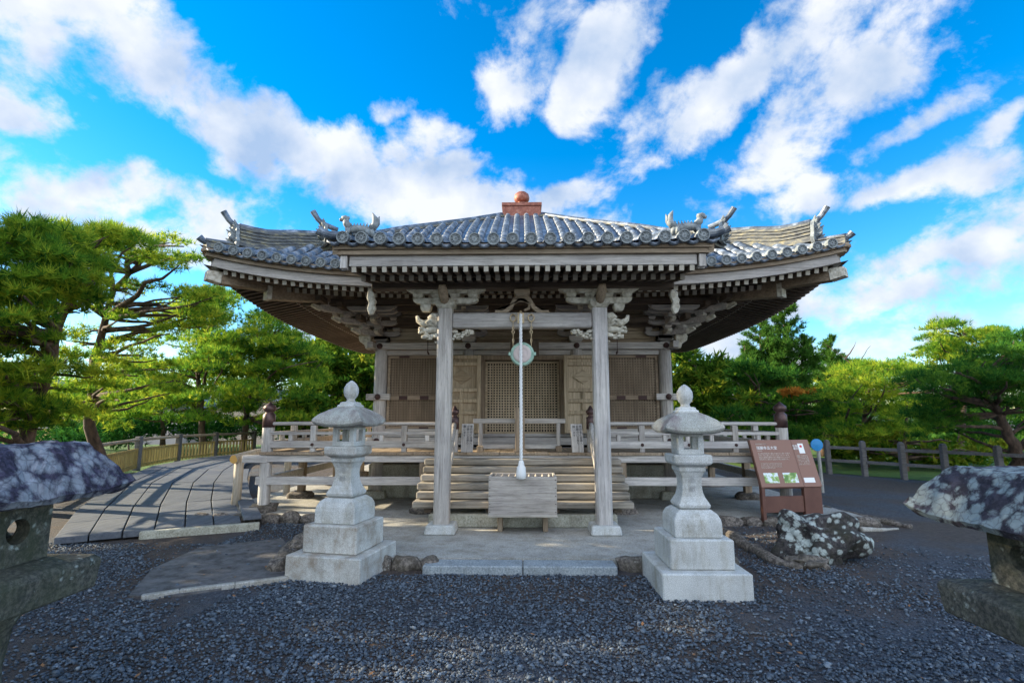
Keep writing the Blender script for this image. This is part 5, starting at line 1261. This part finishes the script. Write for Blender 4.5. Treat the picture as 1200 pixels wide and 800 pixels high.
pine('broadleaf_tree', 'yellow-green leafy tree farther off between the pines and the left end of the hall', [(400, 540, 32), (400, 440, 32)],
     [(395, 425, 31, 45, 26, 26), (425, 450, 30, 36, 34, 26), (380, 470, 30, 40, 26, 14)], 5, padpx=(10, 20), per=110, k=5, ln=.34, wd=.20, tb=.5, m='broad', flat=.6, flatpads=False, r=.2, spread=.9, group='farther trees on the left')
pine('broadleaf_tree', 'dark green bushy tree with orange flecks low behind the left railing', [(350, 545, 26), (350, 480, 26)],
     [(360, 490, 25, 40, 20, 12), (400, 495, 26, 45, 16, 14), (455, 490, 30, 30, 20, 8)], 6, padpx=(9, 17), per=110, k=5, ln=.28, wd=.18, tb=.42, m='broad', flat=.6, flatpads=False, r=.15, spread=.9, group='farther trees on the left')
pine('shrub', 'low dark shrubbery filling the gaps behind the picket fence and boardwalk', [(150, 560, 19), (150, 520, 19)],
     [(60, 515, 17, 60, 14, 12), (120, 506, 26, 60, 10, 16), (230, 500, 30, 90, 8, 22)], 7, padpx=(12, 22), per=90, k=6, ln=.28, wd=.06, tb=.1, m='needle_dark', flat=.6, flatpads=False, r=.08, cat='shrub', limbs=False)
# unseen pines added outside the frame to the left to shade the yard
for i, (x, y, h) in enumerate(((-11.0, 4.7, 8.2), (-16.5, 7.0, 9.0), (-8.8, -1.2, 6.2), (-13.5, 2.0, 7.5), (-9.0, .9, 5.4), (-14, -3, 7.5))):
    rnd = random.Random(40+i); rg = np.random.default_rng(40+i)
    root = empty('pine_tree', (x, y, 0), 'tall unseen pine added left of the frame to shade the yard', 'tree', 0, 'shade pines added left of the frame')
    pads = [((rnd.uniform(-1.9, 1.9), rnd.uniform(-2.2, 2.2), rnd.uniform(1.2, h)), (rnd.uniform(.6, 1.0),)*2 + (.35,), rnd.uniform(.3, .6)) for _ in range(int(h * 9))]
    link_mesh(crown_mesh('c', pads, rg, 130, 6, .26, .04), 'crown', M['needle'], root)
    mb = MB(); mb.tube([(0, 0, -.1), (.1, .1, h*.4), (-.1, 0, h*.95)], [.2, .15, .05], 9)
    for c, r_, t_ in pads[::2]: limb(mb, (0, 0, min(c[2], h*.9)), c, .05, .012, rnd)
    mb.build('trunk', M['bark'], root, smooth=True)
# right side
pine('broadleaf_tree', 'bright green leafy tree close behind the right rear corner of the hall', [(815, 540, 21), (815, 430, 21)],
     [(815, 430, 20.5, 26, 22, 10), (808, 470, 20.5, 40, 30, 16), (845, 480, 21, 34, 30, 12), (800, 420, 21, 12, 14, 4)], 11, padpx=(11, 20), per=150, k=6, ln=.30, wd=.10, tb=.45, m='broad', flat=.55, flatpads=False, r=.16, spread=.8, group=GR)
def fir(label, x0, tips, Yd, seed, foot=(530,)):
    rnd = random.Random(seed); rg = np.random.default_rng(seed)
    T0 = at(x0, 545, Yd); T0.z = 0; root = empty('fir_tree', tuple(T0), label, 'tree', 0, GR); off = np.array(T0)
    mb = MB(); Ps = []; Ds = []; ts = []
    for (px, py, w) in tips:
        tp = at(px, py, Yd); b0 = at(px*.6 + x0*.4, 500, Yd); b0.z = min(b0.z, tp.z - 1.5)
        mb.tube([T0, b0, tp], [.2, .12, .015], 8)
        s = mpp(tp); H = (tp.z - b0.z); W = w * s
        nb = int(H / .10)
        for i in range(nb):
            t = (i + rnd.random()) / nb; z = b0.z + H * t; a = rnd.uniform(0, 2*math.pi); l = W * (1-t) ** .75 * rnd.uniform(.55, 1.15) + .10
            c = b0.lerp(tp, t); e = c + Vector((math.cos(a)*l, math.sin(a)*l, l*.55 + .05)); mid = c.lerp(e, .55) - Vector((0, 0, l*.08))
            mb.tube([c, mid, e], [.025, .018, .006], 5)
            m_ = int(16 + l * 95)
            for j in range(m_):
                u = rnd.random() ** .7; p = (c.lerp(mid, u/.55) if u < .55 else mid.lerp(e, (u-.55)/.45)) + Vector([rnd.gauss(0, .04 + .045*l) for _ in range(3)])
                Ps.append(p); Ds.append((math.cos(a)*.6, math.sin(a)*.6, .75)); ts.append(.45 + .25*rnd.uniform(-1, 1))
    Pn = np.array([tuple(p) for p in Ps]) - off
    V, t = tufts(Pn, np.array(Ds), 7, .16, .030, .6, rg, np.clip(np.array(ts), 0, 1))
    link_mesh(mesh_np('fir_crown', V, np.arange(len(V)).reshape(-1, 3), t), 'crown', M['fir'], root)
    mb.build('trunk', M['bark'], root, off=tuple(off), smooth=True)
fir('tall pointed fir with three upswept spires rising against the clouds right of the hall', 905, [(920, 352, 44), (890, 376, 42), (944, 396, 32), (872, 405, 30), (905, 400, 40)], 22, 21)
fir('shorter open fir with bare-tipped side branches, right of the tall pointed fir', 965, [(972, 396, 34), (992, 425, 28)], 24, 22)
pine('maple_tree', 'small maple with a flat orange crown in front of the dark firs', [(935, 550, 20), (933, 470, 20)],
     [(932, 460, 19.5, 24, 5, 7)], 23, padpx=(8, 13), per=220, k=5, ln=.16, wd=.10, tb=.5, m='autumn', flat=.25, r=.07, spread=.9, group=GR)
pine('pine_tree', 'dark green pine low under the fir spires, behind the information sign', [(885, 550, 21), (885, 470, 21)],
     [(880, 455, 20.5, 50, 26, 14), (900, 495, 20, 60, 24, 18), (850, 510, 20, 45, 18, 12), (960, 480, 21, 40, 26, 13)], 24, padpx=(12, 24), per=190, k=7, ln=.22, wd=.03, tb=.45, m='needle_dark', r=.14, group=GR, flat=.42)
pine('pine_tree', 'broad spreading pine with a level yellow-green top in the middle of the right treeline', [(1015, 560, 19), (1012, 500, 19), (1020, 440, 19)],
     [(1020, 432, 18.5, 50, 9, 13), (1050, 445, 18, 60, 14, 16), (1000, 465, 18.5, 45, 20, 12), (1040, 490, 18.5, 60, 26, 20), (985, 510, 19, 40, 18, 9)], 25, padpx=(9, 20), per=300, spread=.85, k=8, ln=.20, wd=.02, tb=.56, m='needle', r=.14, group=GR)
pine('pine_tree', 'tall pine whose open tufted top stands above the other trees on the right', [(1125, 560, 20), (1130, 470, 20), (1140, 400, 20)],
     [(1138, 395, 19.5, 46, 10, 12), (1120, 425, 19.5, 70, 10, 14), (1100, 383, 19.5, 14, 7, 3), (1130, 412, 19.5, 52, 12, 14), (1125, 382, 19.5, 10, 5, 2), (1165, 388, 19.5, 14, 5, 3), (1150, 430, 19, 50, 12, 12), (1100, 405, 19.5, 20, 10, 3)], 26, padpx=(8, 17), per=420, k=8, ln=.17, wd=.02, tb=.52, m='needle', r=.13, group=GR)
pine('pine_tree', 'heavy dark pine at the right edge with a thick leaning trunk forking beneath its crown', [(1200, 600, 13.5), (1192, 530, 13.3), (1172, 485, 13), (1140, 450, 13)],
     [(1165, 440, 12.8, 60, 14, 16), (1110, 450, 13, 50, 14, 12), (1190, 465, 12.5, 50, 22, 14), (1110, 480, 13.2, 50, 18, 11), (1230, 480, 12.5, 50, 60, 16), (1170, 422, 12.6, 45, 10, 9), (1205, 405, 12.2, 30, 18, 9), (1085, 500, 14, 30, 14, 5)], 27, padpx=(10, 24), per=430, spread=.85, k=8, ln=.17, wd=.015, tb=.45, m='needle_dark', r=.19, group=GR)
pine('broadleaf_tree', 'slim bare-stemmed tree with sparse low leaves behind the post and rail fence', [(1062, 565, 17.5), (1061, 510, 17.5), (1064, 470, 17.5)],
     [(1075, 525, 19, 60, 12, 8), (1030, 520, 19, 40, 14, 7), (1150, 530, 18, 60, 14, 9)], 28, padpx=(10, 20), per=130, k=5, ln=.22, wd=.12, tb=.7, m='broad', flat=.5, flatpads=False, r=.09, spread=.9, group=GR)
pine('shrub', 'low yellow-green undergrowth behind the post and rail fence below the trees', [(1000, 565, 23), (1000, 530, 23)],
     [(960, 528, 23, 70, 10, 16), (1080, 535, 22, 80, 10, 14), (850, 520, 24, 50, 16, 12)], 29, padpx=(9, 16), per=90, k=5, ln=.28, wd=.16, tb=.6, m='broad', flat=.7, flatpads=False, r=.06, spread=.9, cat='shrub', limbs=False)
tw = MB(); rnd = random.Random(4); p0 = at(1010, 455, 19)
for (a, c) in (((1030, 450), (965, 402)), ((990, 421), (1003, 400)), ((1005, 432), (1020, 405))): limb(tw, at(*a, 19), at(*c, 19), .03, .006, rnd, .05)
o = tw.build('bare_branch', M['bark'], None); tag(o, 'thin bare dead branch poking up above the treeline against the cloud', 'branch')

# ---------------------------------------------------------------- far shore
def wood_far(label, pts, Y, seed, m='broad'):
    rg = np.random.default_rng(seed); rnd = random.Random(seed); pads = []
    for (px, py, rx, ry, n) in pts:
        for i in range(n):
            c = at(px + rnd.uniform(-rx, rx), py + rnd.uniform(-ry, ry), Y * rnd.uniform(.92, 1.08)); w = 12 * mpp(c); pads.append((tuple(c), (w, w, w*.7), rnd.uniform(.1, .5)))
    o = link_mesh(crown_mesh('w', pads, rg, 12, 5, 1.2, .9, .9, flat=False), 'far_wood', M[m], None); tag(o, label, kind='stuff')
wood_far('far off dark wood on the shore seen between the trees', [(100, 512, 190, 10, 50), (400, 508, 110, 10, 26), (860, 512, 90, 10, 22), (1080, 516, 170, 12, 50)], 75, 3, 'fir')
def building(px0, px1, pt, pb, Y, label, wall, roofm, nwin, eave=.4, rh=1.2):
    a, c = at(px0, pt, Y), at(px1, pb, Y); w = c.x - a.x; zt, zb = a.z, -2.3
    root = empty('house', (a.x + w/2, Y + 4, zb), label, 'building'); off = tuple(root.location)
    q = MB(); q.box(a.x, c.x, Y, Y+8, zb, zt); q.build('wall', wall, root, off=off)
    q = MB(); q.prism([(-w/2-eave, 0), (w/2+eave, 0), (w/2-.5, rh), (-w/2+.5, rh)], (a.x+w/2, Y+4, zt+.002), (1,0,0), (0,0,1), (0,1,0), 9); q.build('roof', roofm, root, off=off)
    for i in range(nwin):
        x = a.x + w*(i+.5)/nwin; z = zb + (zt-zb)*.62
        q = MB(); q.box(x-.6, x+.6, Y-.06, Y-.005, z-.5, z+.5); f_ = q.build('window', M['cream'], root, off=off)
        q = MB(); q.box(x-.5, x+.5, Y-.075, Y-.062, z-.4, z+.4); q.build('pane', M['winglass'], f_, off=off)
M['winglass'] = mat('dark_window_glass', (0.03, 0.04, 0.05), 0.15)
wc = mat('cream_render', (0.48, 0.38, 0.27), 0.9); wo = mat('ochre_render', (0.60, 0.42, 0.15), 0.9); bl = mat('blue_grey_roof', (0.10, 0.15, 0.23), 0.6); gr_ = mat('grey_roof', (0.28, 0.30, 0.32), 0.7); pw = mat('pale_render', (0.42, 0.38, 0.33), 0.9)
building(255, 325, 470, 505, 48, 'cream building with a pale grey roof seen through the pines left of the veranda', wc, gr_, 5)
building(348, 408, 470, 500, 52, 'pink-cream low building seen between the left veranda post and the column', pw, gr_, 4)
building(10, 75, 462, 500, 42, 'ochre walled house glimpsed through the near pine at the left edge', wo, bl, 4)
building(150, 215, 478, 505, 46, 'blue-roofed low house behind the pines on the left', pw, bl, 4)
building(842, 915, 441, 470, 45, 'dark blue-roofed building rising behind the trees right of the hall', pw, bl, 4, eave=.3, rh=1.5)
pine('pine_tree', 'dense dark evergreen filling the background between the broad pine and the right edge', [(1150, 560, 26), (1150, 470, 26)],
     [(1120, 470, 26, 70, 22, 22), (1170, 500, 26, 70, 30, 26), (1080, 490, 26, 40, 24, 12), (1230, 470, 26, 60, 40, 16)], 31, padpx=(11, 22), per=110, k=7, ln=.26, wd=.04, tb=.4, m='needle_dark', r=.15, group=GR, flat=.55, spread=.9, limbs=False)
pine('pine_tree', 'dense mid green pine behind the orange maple and the fir spires', [(960, 560, 28), (960, 470, 28)],
     [(975, 440, 28, 50, 18, 14), (940, 480, 28, 80, 30, 26), (1000, 500, 28, 50, 24, 14), (850, 450, 28, 30, 20, 8)], 32, padpx=(11, 20), per=95, k=7, ln=.28, wd=.045, tb=.45, m='needle_dark', r=.15, group=GR, flat=.55, spread=.9, limbs=False)
pine('pine_tree', 'bushy bright pine seen between the leaning pine and the rounded pine, farther back', [(190, 537, 27), (190, 460, 27)],
     [(190, 450, 27, 60, 26, 20), (140, 480, 27, 60, 24, 18), (270, 450, 28, 50, 30, 16), (80, 470, 27, 50, 30, 14)], 33, padpx=(10, 20), per=110, k=7, ln=.28, wd=.04, tb=.55, r=.15, group=GL, flat=.5, spread=.9, limbs=False)
# sea and hills
h = MB(); n_ = 90; rnd = random.Random(2)
for (Y, hh, sd) in ((420, 16, 1.0), (700, 30, 2.0)):
    xs2 = L(-900*Y/420, 900*Y/420, n_)
    prof = [(x, -3) for x in (xs2[0], xs2[-1])]
    top = [(x, hh*(.45+.4*mnoise.noise(Vector((x/110, sd, 0)))+.2*mnoise.noise(Vector((x/30, sd, 3))))) for x in xs2]
    k = len(h.v)
    for x, z in top: h.v += [(x, Y-60, -3), (x, Y, z), (x, Y+90, -3)]
    for i in range(n_):
        for j in range(2): h.f.append((k+i*3+j, k+(i+1)*3+j, k+(i+1)*3+j+1, k+i*3+j+1))
hm = mat('wooded_hill', (0.05, 0.09, 0.05), 0.95)
o = h.build('hills', hm, None); tag(o, kind='structure')
